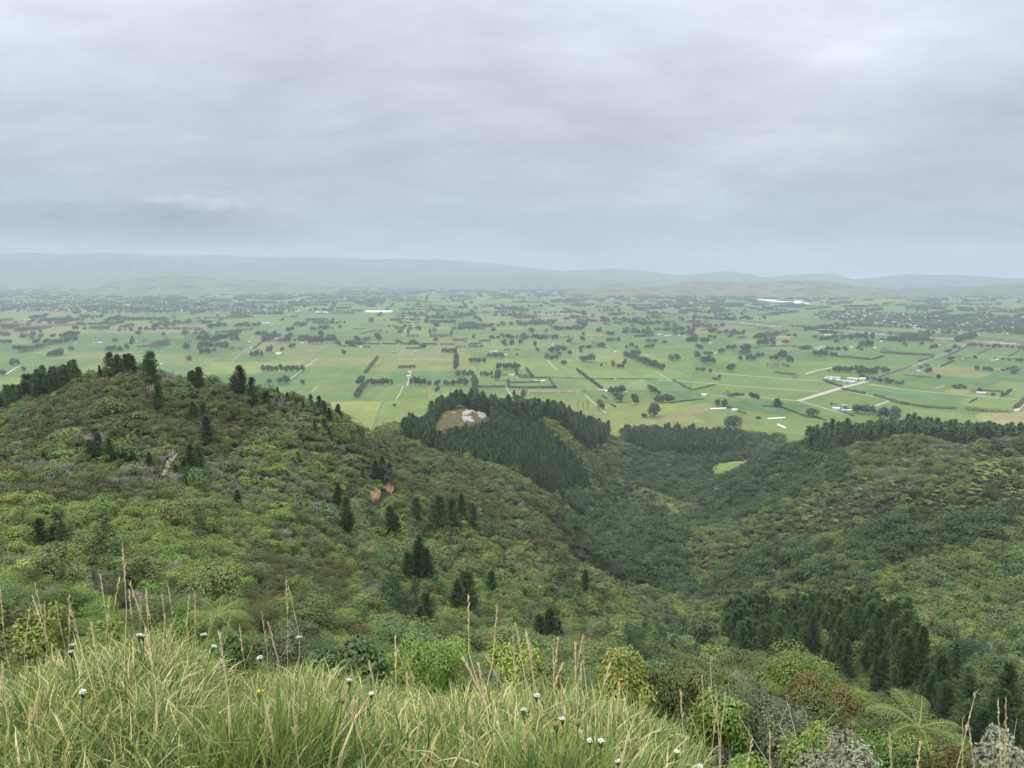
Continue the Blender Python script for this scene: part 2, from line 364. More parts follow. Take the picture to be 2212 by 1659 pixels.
def build_ground():
    idx = np.arange(NU * NT).reshape(NU, NT)
    F = np.stack([idx[:-1, :-1], idx[:-1, 1:], idx[1:, 1:], idx[1:, :-1]], -1).reshape(-1, 4)[:, ::-1].copy()
    V = np.stack([XG, YG, ZG], -1).reshape(-1, 3)
    px, py, w = project(V); d = np.hypot(V[:, 0], V[:, 1])
    col = np.zeros((len(V), 3)); col[:] = (.028, .032, .015)                 # litter under the bush
    n = fbm(V[:, 0] / 40, V[:, 1] / 40, 3, 5); col[n > .6] = (.034, .036, .016)
    a = (d > 700) & (V[:, 2] < 7); col[a] = (.15, .19, .07)
    col[d < 6.5] = (.045, .048, .02)
    a = in_poly(px, py, MEADOW) & (d > 780) & (d < 1150); col[a] = (.135, .195, .058)
    a2 = a & (py < 1000); col[a2] = (.26, .27, .09)
    a = in_poly(px, py, ROCKBARE) & (d > 500) & (d < 720); col[a] = (.092, .084, .040)
    a = in_poly(px, py, YELLOWSLOPE) & (d > 780); col[a] = (.33, .31, .12)
    o = obj("ground", mesh("ground", V, F, [terrain_mat()], tint=col, smooth=True)); tag(o, kind='structure')
build_ground()

# ------------------------------------------------------------------ foliage shapes (each leaf or spray is a small face)
def leaf_faces(P, N, L, W, tint, r, droop=0.0, jitter=.6):
    """rhombic leaves at points P whose faces look along N"""
    n = len(P); N = N + r.normal(0, jitter * .62, (n, 3)); N /= np.linalg.norm(N, axis=1, keepdims=True)
    A = r.normal(0, 1, (n, 3)); A -= (A * N).sum(1, keepdims=True) * N; A /= np.linalg.norm(A, axis=1, keepdims=True)
    A[:, 2] -= droop; A /= np.linalg.norm(A, axis=1, keepdims=True)
    B = np.cross(N, A)
    L = (L * r.uniform(.65, 1.3, n))[:, None]; W = (W * r.uniform(.7, 1.25, n))[:, None]
    V = np.stack([P, P + A * L * .55 + B * W * .5, P + A * L, P + A * L * .55 - B * W * .5], 1).reshape(-1, 3)
    F = np.arange(n * 4).reshape(n, 4)
    return V, F, np.repeat(tint, 4, axis=0)
def sphere_dirs(n, r, up=0.0):
    d = r.normal(0, 1, (n, 3)); d[:, 2] += up; return d / np.linalg.norm(d, axis=1, keepdims=True)
def crown_points(n, r, rx, rz, lobes, lobe_r, flat=0.0, base=.25):
    """points and outward normals on a lumpy dome: lobes spread over an ellipsoid"""
    C = sphere_dirs(lobes, r, .5); C[:, 2] = np.abs(C[:, 2]) * (1 - flat)
    C = C * np.array([rx, rx, rz]) * r.uniform(.45, .85, (lobes, 1)); C[:, 2] += rz * base
    S = lobe_r * r.uniform(.65, 1.25, lobes)
    k = r.integers(0, lobes, n); D = sphere_dirs(n, r, .45)
    rad = S[k] * np.clip(r.normal(.93, .10, n), .5, 1.12)
    P = C[k] + D * rad[:, None] * np.array([1, 1, .85])
    return P, D, k
def crown_mesh(name, seed, n, rx, rz, lobes, lobe_r, leaf, mat, aspect=.5, flat=0.0, spread=.15, lobe_tint=.14, jitter=.6, lift=0.35, extra=None, base=.25, droop=0.0):
    r = np.random.default_rng(seed)
    P, D, k = crown_points(n, r, rx, rz, lobes, lobe_r, flat, base)
    lt = 1 + r.uniform(-lobe_tint, lobe_tint, (lobes, 1)) + r.uniform(-.06, .06, (lobes, 3))
    t = lt[k] * (1 + r.normal(0, spread * .7, (n, 1)).clip(-.55, .8))
    if extra is not None:                                   # a share of leaves or flowers of another colour
        share, mul, clump = extra
        m = r.random(n) < share
        if clump: m = (r.random(lobes) < clump)[k] & (r.random(n) < min(1, share / clump * 1.5))
        t[m] = mul
    P[:, 2] += lift * 0
    N = D + np.array([0, 0, .55])
    V, F, T = leaf_faces(P, N, leaf, leaf * aspect, t, r, droop, jitter)
    V[:, 2] = np.maximum(V[:, 2], .02)
    return mesh(name, V, F, [mat], T)
def stems_mesh(name, seed, n, spread, h, rad, mat, twig=3):
    r = np.random.default_rng(seed); b = MB()
    for i in range(n):
        a = r.uniform(0, 6.28); q = spread * math.sqrt(r.uniform(.05, 1)); hh = h * r.uniform(.6, 1)
        top = Vector((math.cos(a) * q, math.sin(a) * q, hh)); mid = Vector((top.x * .45 + r.normal(0, .05 * h), top.y * .45 + r.normal(0, .05 * h), hh * .5))
        b.tube([Vector((top.x * .12, top.y * .12, -.5)), mid, top], [rad, rad * .7, rad * .25], 5)
        for j in range(twig):
            s = mid.lerp(top, r.uniform(0, .8)); e = s + Vector((r.normal(0, .2 * h), r.normal(0, .2 * h), abs(r.normal(.18, .1)) * h))
            b.tube([s, s.lerp(e, .5) + Vector((r.normal(0, .03), r.normal(0, .03), .02)) * h, e], [rad * .4, rad * .3, rad * .1], 4)
    return b.build(name, [mat])
def pine_mesh(name, seed, H, Rb, whorls, per, tufts, blades, needle, mat, top_bias=1.0, droop=.15, shape=.75, width=.13):
    """whorled conifer crown: limbs that droop then turn up, carrying tufts of needles; trunk foot at 0"""
    r = np.random.default_rng(seed); PP = []; NN = []; TT = []
    for w in range(whorls):
        f = (w + r.uniform(-.3, .3)) / whorls; f = min(max(f, 0), .985); z = H * (.10 + .89 * f)
        reach = Rb * ((1 - f) ** shape) * (.35 + .65 * min(1, (f + .25) * 2.2)) + .22 * (H / 15)
        bt = 1 + r.uniform(-.18, .18)
        for k in range(per):
            a = r.uniform(0, 6.283); L = reach * r.uniform(.6, 1.18); dz = r.uniform(-.1, .3)
            s = np.linspace(.18, 1, tufts) + r.uniform(-.08, .08, tufts)
            x = L * s; zz = z - droop * L * s * (1.3 - s) + .32 * L * s * s + dz * L * .3
            P = np.stack([np.cos(a) * x, np.sin(a) * x, zz], 1) + r.normal(0, .05 * Rb, (tufts, 3))
            N = np.stack([np.cos(a) * np.ones(tufts) * .8, np.sin(a) * np.ones(tufts) * .8, np.full(tufts, .75)], 1)
            PP.append(P); NN.append(N); TT.append(np.full(tufts, bt * (1 + r.uniform(-.12, .12))))
    P = np.concatenate(PP + [np.array([[0, 0, H * f] for f in np.linspace(.86, 1.0, 4)])]); N = np.concatenate(NN + [np.tile([0, 0, 1.0], (4, 1))]); T = np.concatenate(TT + [np.ones(4)])
    P = np.repeat(P, blades, 0); N = np.repeat(N, blades, 0); T = np.repeat(T, blades)
    n = len(P); A = N + r.normal(0, .55, (n, 3)); A /= np.linalg.norm(A, axis=1, keepdims=True)
    B = np.cross(A, r.normal(0, 1, (n, 3))); B /= np.linalg.norm(B, axis=1, keepdims=True)
    L = (needle * r.uniform(.7, 1.3, n))[:, None]; W = L * width
    V = np.stack([P - A * L * .15, P + A * L * .5 + B * W, P + A * L, P + A * L * .5 - B * W], 1).reshape(-1, 3)
    t = np.repeat((T * (1 + r.normal(0, .16, n)))[:, None] * np.ones((1, 3)), 4, 0)
    return mesh(name, V, np.arange(n * 4).reshape(n, 4), [mat], t)
def trunk_mesh(name, H, r0, mat, lean=0.0, seed=0, limbs=0, reach=1.0):
    r = np.random.default_rng(seed); b = MB()
    P = [Vector((lean * (i / 5) ** 2 * H + r.normal(0, .008 * H), r.normal(0, .008 * H), -1.0 + (H + 1.0) * i / 5)) for i in range(6)]
    b.tube(P, [r0 * (1 - .9 * i / 5) for i in range(6)], 7)
    for k in range(limbs):
        f = r.uniform(.3, .8); s = P[2].lerp(P[5], (f - .3) / .7); a = r.uniform(0, 6.28); L = reach * r.uniform(.5, 1)
        e = s + Vector((math.cos(a) * L, math.sin(a) * L, L * r.uniform(.3, .9)))
        b.tube([s, s.lerp(e, .5) + Vector((0, 0, .08 * L)), e], [r0 * .4, r0 * .28, r0 * .08], 5)
    return b.build(name, [mat])
def frond(b_V, b_F, b_T, r, az, L, rise, arch, pin, fine, tint):
    """one tree-fern frond: an arched midrib with paired pinnae"""
    n = pin; s = np.linspace(0, 1, n); x = L * s * (1 - .12 * s); z = L * (rise * s - arch * s * s)
    ca, sa = math.cos(az), math.sin(az); side = np.array([-sa, ca, 0])
    pts_ = np.stack([ca * x, sa * x, z], 1)
    tan = np.gradient(pts_, axis=0); tan /= np.linalg.norm(tan, axis=1, keepdims=True)
    up = np.cross(tan, side); up *= np.sign(up[:, 2:3] + 1e-6)
    for i in range(1, n - 1):
        w = .17 * L * (math.sin(math.pi * min(.97, .12 + s[i] * .86)) ** .8)
        for sg in (-1, 1):
            d = side * sg * .92 + tan[i] * .38 - up[i] * .16; d /= np.linalg.norm(d)
            if not fine:
                c = np.cross(d, up[i]); W = L / n * .42; base = len(b_V)
                b_V += [pts_[i], pts_[i] + d * w * .5 + c * W, pts_[i] + d * w - up[i] * w * .12, pts_[i] + d * w * .5 - c * W]
                b_F.append((base, base + 1, base + 2, base + 3)); b_T += [np.array(tint) * r.uniform(.8, 1.2)] * 4
            else:
                c = np.cross(d, up[i]); q = 11
                for k in range(q):
                    f = (k + .5) / q; p = pts_[i] + d * w * f - up[i] * w * .16 * f * f; l = L / n * .46 * (1 - .55 * f)
                    for s2 in (-1, 1):
                        e = c * s2 * .9 + d * .35; base = len(b_V); hw = d * w / q * .36
                        b_V += [p - hw, p + e * l * .6 + hw * .6, p + e * l - up[i] * l * .2, p + e * l * .6 - hw]
                        b_F.append((base, base + 1, base + 2, base + 3)); b_T += [np.array(tint) * r.uniform(.85, 1.15)] * 4
    base = len(b_V)                                          # midrib
    for i in range(n):
        h = .012 * L * (1 - .8 * s[i]); b_V += [pts_[i] + side * h + up[i] * .004, pts_[i] - side * h + up[i] * .004]; b_T += [np.array(tint) * (.8, .75, .6)] * 2
    for i in range(n - 1): b_F.append((base + 2 * i, base + 2 * i + 1, base + 2 * i + 3, base + 2 * i + 2))
def fern_crown(name, seed, fronds, L, pin, fine, mat, rise=.55, arch=.75):
    r = np.random.default_rng(seed); V, F, T = [], [], []
    for k in range(fronds):
        frond(V, F, T, r, 6.283 * k / fronds + r.uniform(-.2, .2), L * r.uniform(.8, 1.1), rise + r.uniform(-.15, .2), arch + r.uniform(-.1, .15), pin, fine, np.ones(3) * r.uniform(.85, 1.15))
    return mesh(name, np.array(V), F, [mat], np.array(T))

M = {}
M['broad'] = leaf_mat("broadleaf_green", (.132, .212, .038), (.185, .245, .05), vary=.45)
M['broad_dark'] = leaf_mat("broadleaf_deep_green", (.06, .125, .034), (.09, .155, .042), vary=.4, rough=.42)
M['manuka'] = leaf_mat("scrub_olive", (.084, .108, .034), (.112, .130, .042), vary=.5, hue=.025)
M['grey'] = leaf_mat("scrub_grey_green", (.125, .165, .085), (.165, .195, .10), vary=.35)
M['dark'] = leaf_mat("canopy_dark_green", (.043, .086, .028), (.068, .118, .037), vary=.5)
M['mid'] = leaf_mat("canopy_mid_green", (.11, .165, .044), (.145, .19, .058), vary=.45, hue=.03)
M['gorse'] = leaf_mat("gorse", (.09, .115, .034), (.12, .13, .038), vary=.4)
M['fern'] = leaf_mat("fern_green", (.20, .28, .085), (.23, .30, .10), vary=.3)
M['pine'] = leaf_mat("pine_needles", (.062, .112, .040), (.088, .140, .052), trans=.18, vary=.4)
M['plantation'] = leaf_mat("plantation_needles", (.095, .160, .080), (.125, .19, .095), trans=.2, vary=.4)
M['bright'] = leaf_mat("bright_leaves", (.19, .28, .055), (.22, .30, .06), vary=.2)
M['bronze'] = leaf_mat("bronze_leaves", (.125, .115, .032), (.15, .125, .04), vary=.3)
M['silver'] = leaf_mat("silver_leaves", (.20, .23, .14), (.23, .25, .16), vary=.25)
M['bark'] = plain_mat("bark_grey_brown", (.12, .095, .07), .9, 6, .4)
M['twig'] = plain_mat("bleached_twigs", (.30, .28, .25), .9, 8, .3)

# ------------------------------------------------------------------ scatter of the bush over the slopes
def scatter_mod(o, protos_name, protos):
    """an object of loose points that carries one prototype per point (attributes pick, rot, scl)"""
    c = bpy.data.collections.new(protos_name)
    for p in protos: c.objects.link(p)
    ng = bpy.data.node_groups.new(protos_name, 'GeometryNodeTree')
    ng.interface.new_socket('Geometry', in_out='INPUT', socket_type='NodeSocketGeometry'); ng.interface.new_socket('Geometry', in_out='OUTPUT', socket_type='NodeSocketGeometry')
    gi, go = ng.nodes.new('NodeGroupInput'), ng.nodes.new('NodeGroupOutput')
    ci = ng.nodes.new('GeometryNodeCollectionInfo'); ci.inputs['Collection'].default_value = c
    ci.inputs['Separate Children'].default_value = True; ci.inputs['Reset Children'].default_value = True
    ip = ng.nodes.new('GeometryNodeInstanceOnPoints'); ip.inputs['Pick Instance'].default_value = True
    def attr(name, t):
        n = ng.nodes.new('GeometryNodeInputNamedAttribute'); n.data_type = t; n.inputs['Name'].default_value = name
        return next(s for s in n.outputs if s.enabled and s.name == 'Attribute')
    ng.links.new(gi.outputs[0], ip.inputs['Points']); ng.links.new(ci.outputs[0], ip.inputs['Instance'])
    ng.links.new(attr('pick', 'INT'), ip.inputs['Instance Index']); ng.links.new(attr('rot', 'FLOAT_VECTOR'), ip.inputs['Rotation']); ng.links.new(attr('scl', 'FLOAT_VECTOR'), ip.inputs['Scale'])
    ng.links.new(ip.outputs[0], go.inputs[0])
    md = o.modifiers.new('scatter', 'NODES'); md.node_group = ng
def stuff_object(name, protos, P, pick, rot, scl, label, cat):
    me = bpy.data.meshes.new(name); me.vertices.add(len(P)); me.vertices.foreach_set('co', np.asarray(P, np.float32).ravel())
    me.attributes.new('pick', 'INT', 'POINT').data.foreach_set('value', np.asarray(pick, np.int32))
    me.attributes.new('rot', 'FLOAT_VECTOR', 'POINT').data.foreach_set('vector', np.asarray(rot, np.float32).ravel())
    me.attributes.new('scl', 'FLOAT_VECTOR', 'POINT').data.foreach_set('vector', np.asarray(scl, np.float32).ravel())
    o = obj(name, me); scatter_mod(o, name + "_kinds", protos)
    tag(o, label, cat, kind='stuff'); return o
def proto(name, me):
    return bpy.data.objects.new(name, me)

# prototypes, unit: metres, foot at z = 0.  LOD 0 = within 60 m, 1 = to 170 m, 2 = beyond
SPECIES = ('broad', 'manuka', 'grey', 'dark', 'mid', 'gorse', 'fern', 'cone', 'dead')
PROTO = {s: [] for s in SPECIES}
def lod(s, k, fn):
    for i in range(k): PROTO[s].append(fn(i))
LODN = (6000, 1700, 620); LODS = (.12, .23, .41); NV = (3, 4, 4)
for L in range(3):
    n, lf, kv = LODN[L], LODS[L], NV[L]
    for i in range(kv):
        sd = 100 * L + i
        PROTO['broad'].append(crown_mesh("broadleaf_crown", sd, n, 1.75, 2.0, 16, .75, lf * 1.1, M['broad'], .52, spread=.15, lobe_tint=.16, jitter=.45))
        PROTO['manuka'].append(crown_mesh("olive_scrub_crown", sd + 11, int(n * 1.15), 1.6, 2.1, 18, .6, lf * .8, M['manuka'], .38, spread=.18, lobe_tint=.16, jitter=.9))
        PROTO['grey'].append(crown_mesh("grey_scrub_crown", sd + 21, n, 1.5, 1.9, 15, .62, lf * .85, M['grey'], .45, spread=.16, lobe_tint=.14, jitter=.7))
        PROTO['dark'].append(crown_mesh("dark_canopy_crown", sd + 31, n, 2.0, 3.0, 13, 1.0, lf * 1.05, M['dark'], .5, spread=.16, lobe_tint=.14, jitter=.7))
        PROTO['mid'].append(crown_mesh("green_canopy_crown", sd + 41, n, 1.75, 2.6, 14, .8, lf * 1.0, M['mid'], .5, spread=.16, lobe_tint=.16, jitter=.6))
        PROTO['gorse'].append(crown_mesh("gorse_crown", sd + 51, n, 1.3, 1.4, 14, .5, lf * .75, M['gorse'], .35, spread=.3, jitter=.9, extra=(.09, (2.2, 1.6, .5), .4)))
        PROTO['cone'].append(crown_mesh("narrow_conifer_crown", sd + 61, int(n * .7), .85, 4.2, 18, .42, lf * .8, M['dark'], .4, spread=.25, jitter=.7))
        PROTO['fern'].append(fern_crown("tree_fern_crown", sd + 71, (12, 11, 10)[L], 2.1, (22, 14, 9)[L], False, M['fern'], .5, .62))
        PROTO['dead'].append(stems_mesh("dead_twigs", sd + 81, (26, 18, 12)[L], 1.1, 2.3, (.03, .05, .08)[L], M['twig'], (5, 4, 2)[L]))
def lod_pick(d, r):
    L = np.where(d < 60, 0, np.where(d < 170, 1, 2)); off = np.array([0, 3, 7]); nv = np.array(NV)
    return off[L] + (r.random(len(d)) * nv[L]).astype(int)

# where each kind of bush grows: (polygon in the survey picture, nearest, farthest, weights per species)
BELT = [(1340, 940), (1480, 935), (1690, 936), (1712, 950), (1665, 1010), (1600, 1040), (1500, 1045), (1400, 1000)]
ZONES = [
 ('pines', [(895, 870), (930, 850), (1010, 855), (1130, 865), (1165, 890), (1250, 985), (1275, 1035), (1180, 1047), (1110, 1000), (1060, 980), (985, 965), (900, 950), (860, 920)], 440, 790, None),
 ('pines', [(1100, 870), (1140, 868), (1240, 875), (1330, 895), (1305, 935), (1250, 940), (1180, 918)], 780, 1020, None),
 ('pines', [(1330, 912), (1420, 915), (1600, 930), (1605, 958), (1480, 965), (1390, 958)], 860, 1200, None),
 ('pines', [(1742, 942), (1760, 915), (1850, 898), (1930, 905), (1934, 938), (1880, 946)], 700, 860, None),
 ('pines', [(1930, 935), (1940, 915), (1990, 900), (2100, 905), (2300, 912), (2300, 950), (1940, 955)], 735, 1000, None),
 ('pines', [(-80, 930), (-80, 845), (0, 812), (80, 785), (165, 762), (175, 795), (90, 835), (0, 885)], 305, 420, None),
 ('gully', [(1560, 1300), (1690, 1285), (1800, 1330), (1950, 1345), (2010, 1440), (2212, 1530), (2350, 1600), (2350, 1760), (2100, 1640), (1950, 1520), (1800, 1450), (1650, 1440), (1575, 1430)], 85, 270, None),
 ('lightgully', [(1270, 1030), (1400, 1055), (1510, 1095), (1490, 1125), (1400, 1112), (1290, 1075)], 470, 780, dict(mid=.5, fern=.25, grey=.2, dark=.05)),
 ('hollow', [(1470, 1175), (1560, 1135), (1700, 1100), (1780, 1110), (1640, 1170), (1560, 1210), (1490, 1250)], 385, 640, dict(mid=.5, fern=.25, grey=.2, dark=.05)),
 ('darkbush', [(1470, 1080), (1560, 1020), (1690, 960), (1800, 955), (1835, 1000), (1840, 1060), (1740, 1110), (1600, 1150), (1470, 1120)], 560, 900, dict(dark=.93, mid=.05, fern=.02)),
 ('grove', [(1860, 1150), (1900, 1115), (2000, 1090), (2040, 1060), (2130, 1090), (2190, 1130), (2110, 1165), (2000, 1140), (1900, 1165)], 330, 440, dict(dark=.9, manuka=.1)),
 ('brownridge', [(1485, 1290), (1575, 1205), (1700, 1150), (1900, 1135), (2212, 1080), (2300, 1120), (2100, 1180), (1850, 1230), (1700, 1260), (1570, 1330)], 250, 440, dict(manuka=.5, dark=.3, mid=.12, cone=.05, dead=.03)),
 ('rightmid', [(1560, 1180), (1860, 1020), (2000, 960), (2300, 950), (2300, 1090), (2100, 1080), (1850, 1130), (1650, 1165)], 400, 760, dict(grey=.46, mid=.26, fern=.2, dark=.05, manuka=.03)),
 ('righttop', [(1740, 955), (1850, 930), (2060, 930), (2300, 925), (2300, 985), (2050, 975), (1850, 970)], 560, 800, dict(mid=.36, dark=.28, manuka=.2, grey=.16)),
 ('rightlow', [(1485, 1310), (1700, 1240), (2300, 1140), (2300, 1600), (1900, 1420), (1560, 1420)], 120, 380, dict(mid=.5, broad=.2, grey=.12, manuka=.08, dark=.06, cone=.02, dead=.02)),
 ('darkface', [(1210, 1060), (1480, 1090), (1500, 1300), (1330, 1245), (1250, 1180)], 380, 1000, dict(dark=.9, mid=.07, fern=.02, cone=.01)),
 ('belt', BELT, 850, 1230, dict(dark=.85, mid=.15)),
 ('valley', [(1250, 1000), (1500, 930), (1720, 930), (1600, 1030), (1480, 1130), (1300, 1110)], 560, 1300, dict(dark=.9, mid=.1)),
 ('spur1', [(760, 960), (820, 930), (1000, 985), (1230, 1090), (1330, 1240), (1150, 1200), (950, 1090), (820, 1030)], 260, 560, dict(manuka=.66, grey=.16, mid=.14, dead=.03, dark=.01)),
 ('knollbrown', [(-100, 1060), (-100, 850), (160, 770), (420, 775), (620, 850), (560, 930), (430, 1000), (330, 1060), (150, 1080)], 120, 420, dict(manuka=.66, gorse=.13, mid=.08, broad=.06, grey=.04, dead=.03)),
 ('knollgrey', [(430, 960), (560, 900), (660, 900), (800, 1000), (820, 1080), (700, 1120), (520, 1120), (430, 1050)], 120, 330, dict(grey=.42, broad=.28, mid=.16, manuka=.1, fern=.01, dead=.03)),
 ('browngully', [(520, 1130), (700, 1140), (760, 1240), (700, 1400), (560, 1380), (500, 1250)], 40, 190, dict(manuka=.5, gorse=.2, broad=.12, grey=.08, dead=.06, mid=.04)),
 ('leftgreen', [(-200, 1060), (330, 1020), (560, 1080), (560, 1420), (-200, 1450)], 30, 190, dict(broad=.66, mid=.12, manuka=.09, grey=.06, cone=.03, dead=.03)),
 ('midslope', [(640, 1100), (900, 1060), (1330, 1230), (1560, 1420), (1400, 1500), (760, 1420), (700, 1280)], 80, 330, dict(mid=.42, broad=.2, manuka=.2, grey=.1, dark=.04, dead=.02, cone=.02)),
 ('nearspur', [(1500, 1420), (1900, 1430), (2212, 1600), (2500, 1700), (1500, 1760)], 18, 62, dict(broad=.62, grey=.16, gorse=.06, mid=.1, dead=.03, fern=.02, manuka=.01)),
]
DEFAULT = dict(mid=.36, broad=.32, manuka=.16, dark=.02, grey=.12, dead=.02)
CLEAR = [(MEADOW, 780, 1150), (ROCKBARE, 500, 720), (YELLOWSLOPE, 780, 1600),
         ([(345, 1025), (360, 990), (395, 965), (402, 968), (372, 1005), (362, 1030)], 130, 240),      # walking track
         ([(785, 1085), (790, 1065), (840, 1043), (858, 1045), (858, 1062), (830, 1085), (800, 1092)], 200, 320)]     # cut clay bank
def jitter_grid(d0, d1, s, half):
    xs = np.arange(-d1 * math.sin(half) - s, d1 * math.sin(half) + s, s); ys = np.arange(d0 * math.cos(half) - s, d1 + s, s * .93)
    X, Y = np.meshgrid(xs, ys); X = X + rng.uniform(-.48, .48, X.shape) * s; Y = Y + rng.uniform(-.48, .48, Y.shape) * s
    X, Y = X.ravel(), Y.ravel(); D = np.hypot(X, Y); T = np.arctan2(X, Y)
    k = (D >= d0) & (D < d1) & (np.abs(T) < half); return X[k], Y[k]
BUSH = {s: [] for s in SPECIES}       # species -> rows (x, y, z, d, px, py)
PINES_FAR = []; GULLY_PINES = []
for d0, d1, s in ((6.5, 30, 1.2), (30, 62, 1.7), (62, 170, 1.75), (170, 420, 2.25), (420, 800, 3.2), (800, 1400, 4.6)):
    X, Y = jitter_grid(d0, d1, s, R(43)); H = ground(X, Y); D = np.hypot(X, Y)
    px, py, w = project(np.stack([X, Y, H + 1.5], 1))
    pyt = project(np.stack([X, Y, H + np.where(D > 690, 15.0, 8.0)], 1))[1]; belt = in_poly(px, py, BELT) & (D > 850) & (D < 1230); H = np.where(belt, np.maximum(H, .1), H); ok = (H > np.where(D > 700, 1.5, 1.0)) | belt
    for dz in (2.0, 4.5, 7.0, 9.5): ok &= ~(in_poly(px, project(np.stack([X, Y, H + dz], 1))[1], MEADOW) & (D > 700) & (D < 1150))
    ok &= ~(in_poly(px, pyt, ROCKBARE) & (D > 520) & (D < 735))
    for poly, a, b in CLEAR: ok &= ~(in_poly(px, py, poly) & (D > a) & (D < b))
    zone = np.full(len(X), -1)
    for i, (nm, poly, a, b, wt) in enumerate(ZONES):
        m = (zone < 0) & in_poly(px, pyt if nm == 'pines' else py, poly) & (D >= a) & (D <= b); zone[m] = i
    wob = fbm(X / (6 + D * .05) + 31, Y / (6 + D * .05), 3, 77)        # patches: neighbours tend to be alike
    wob = np.clip((wob - .28) / .44, 0, .999); u = np.where(rng.random(len(X)) < .55, wob, rng.random(len(X)))
    u = np.clip(u + rng.normal(0, .03, len(X)), 0, .999)
    for i in range(-1, len(ZONES)):
        m = ok & (zone == i)
        if not m.any(): continue
        nm, wt = (ZONES[i][0], ZONES[i][4]) if i >= 0 else ('', DEFAULT)
        if wt is None:
            rows = np.stack([X[m], Y[m], H[m], D[m], px[m], py[m]], 1)
            keep = rng.random(len(rows)) < ((.62 if s < 3 else .72) if nm == 'pines' else .16 if s < 2.0 else .30)
            (PINES_FAR if nm == 'pines' else GULLY_PINES).append(rows[keep])
            rest = rows[~keep]
            if nm == 'gully': BUSH['mid'].append(rest[rng.random(len(rest)) < .6])
            continue
        names = list(wt); cum = np.cumsum([wt[k] for k in names]); cum /= cum[-1]
        uu = u[m]; sel = np.searchsorted(cum, uu); rows = np.stack([X[m], Y[m], H[m], D[m], px[m], py[m]], 1)
        for k, nme in enumerate(names): BUSH[nme].append(rows[sel == k])
BUSH = {s: (np.concatenate(v) if v else np.zeros((0, 6))) for s, v in BUSH.items()}
PINES_FAR = np.concatenate(PINES_FAR); GULLY_PINES = np.concatenate(GULLY_PINES)
SIZE = dict(broad=(.95, .25), manuka=(1.0, .3), grey=(.95, .25), dark=(1.22, .34), mid=(1.05, .3), gorse=(.95, .25), fern=(1.0, .2), cone=(1.0, .35), dead=(.95, .3))
NAMES = dict(broad=('broadleaf_shrub', 'bright green broadleaf shrub'), manuka=('scrub_tree', 'olive brown fine leaved scrub bush'), grey=('grey_shrub', 'grey green small leaved shrub'),
             dark=('canopy_tree', 'dark green round crowned bush tree'), mid=('green_shrub', 'mid green leafy shrub'), gorse=('gorse_bush', 'dark gorse bush flecked with orange yellow'),
             fern=('tree_fern', 'pale green tree fern with radiating fronds'), cone=('young_conifer', 'narrow dark young conifer'), dead=('dead_shrub', 'leafless bleached grey shrub'))
def scale_for(s, d, r):
    grow = np.interp(d, [5, 15, 40, 100, 300, 700, 1100], [.26, .36, .54, .72, .88, 1.18, 1.4])
    m, v = SIZE[s]; k = np.clip(m * np.exp(r.normal(0, v * 1.25, len(d))), .45 * m, 2.2 * m) * grow
    if s == 'fern': k = np.clip(k, .5, 2.3)
    return np.stack([k * r.uniform(.88, 1.12, len(d)), k * r.uniform(.88, 1.12, len(d)), k * r.uniform(.62, 1.0, len(d)) * (1.25 if s == 'cone' else 1)], 1)

# ------------------------------------------------------------------ the plain: ground, paddocks, roads, river (structure)
def field_mat():
    m = bpy.data.materials.new("pasture"); m.use_nodes = True; nt = m.node_tree; pb = nt.nodes['Principled BSDF']
    at = node(nt, 'ShaderNodeAttribute', attribute_name='tint'); geo = node(nt, 'ShaderNodeNewGeometry')
    def nz(s, d, st=(1, 1, 1), rz=0.0):
        mp = node(nt, 'ShaderNodeMapping'); mp.inputs['Scale'].default_value = st; mp.inputs['Rotation'].default_value = (0, 0, rz); nt.links.new(geo.outputs['Position'], mp.inputs[0])
        n = node(nt, 'ShaderNodeTexNoise'); n.inputs['Scale'].default_value = s; n.inputs['Detail'].default_value = d; n.inputs['Roughness'].default_value = .62
        nt.links.new(mp.outputs[0], n.inputs['Vector']); return n.outputs[0]
    f = math_node(nt, 'MULTIPLY', ramp(nt, nz(.012, 7), [(.3, (.78,) * 3), (.7, (1.15,) * 3)]), ramp(nt, nz(.09, 6), [(.3, (.85,) * 3), (.7, (1.14,) * 3)]))
    f = math_node(nt, 'MULTIPLY', f, ramp(nt, nz(.05, 3, (1, .05, 1), R(6)), [(.35, (.93,) * 3), (.65, (1.06,) * 3)]))
    v = node(nt, 'ShaderNodeVectorMath', operation='SCALE'); nt.links.new(at.outputs['Color'], v.inputs[0]); nt.links.new(f, v.inputs['Scale'])
    dry = ramp(nt, nz(.02, 8, (1, .5, 1)), [(.5, (0, 0, 0)), (.72, (.55, .55, .55))])
    c = mixc(nt, dry, v.outputs[0], (.17, .18, .072))
    nt.links.new(c, pb.inputs['Base Color']); pb.inputs['Roughness'].default_value = .95; pb.inputs['Specular IOR Level'].default_value = .1
    return m
FIELD = field_mat()
V = np.array([(-20000, -480, 0), (20000, -480, 0), (20000, 20800, 0), (-20000, 20800, 0)], float)
tag(obj("plain", mesh("plain", V, np.array([[0, 1, 2, 3]]), [FIELD], tint=np.tile([(.11, .155, .055)], (4, 1)))), kind='structure')

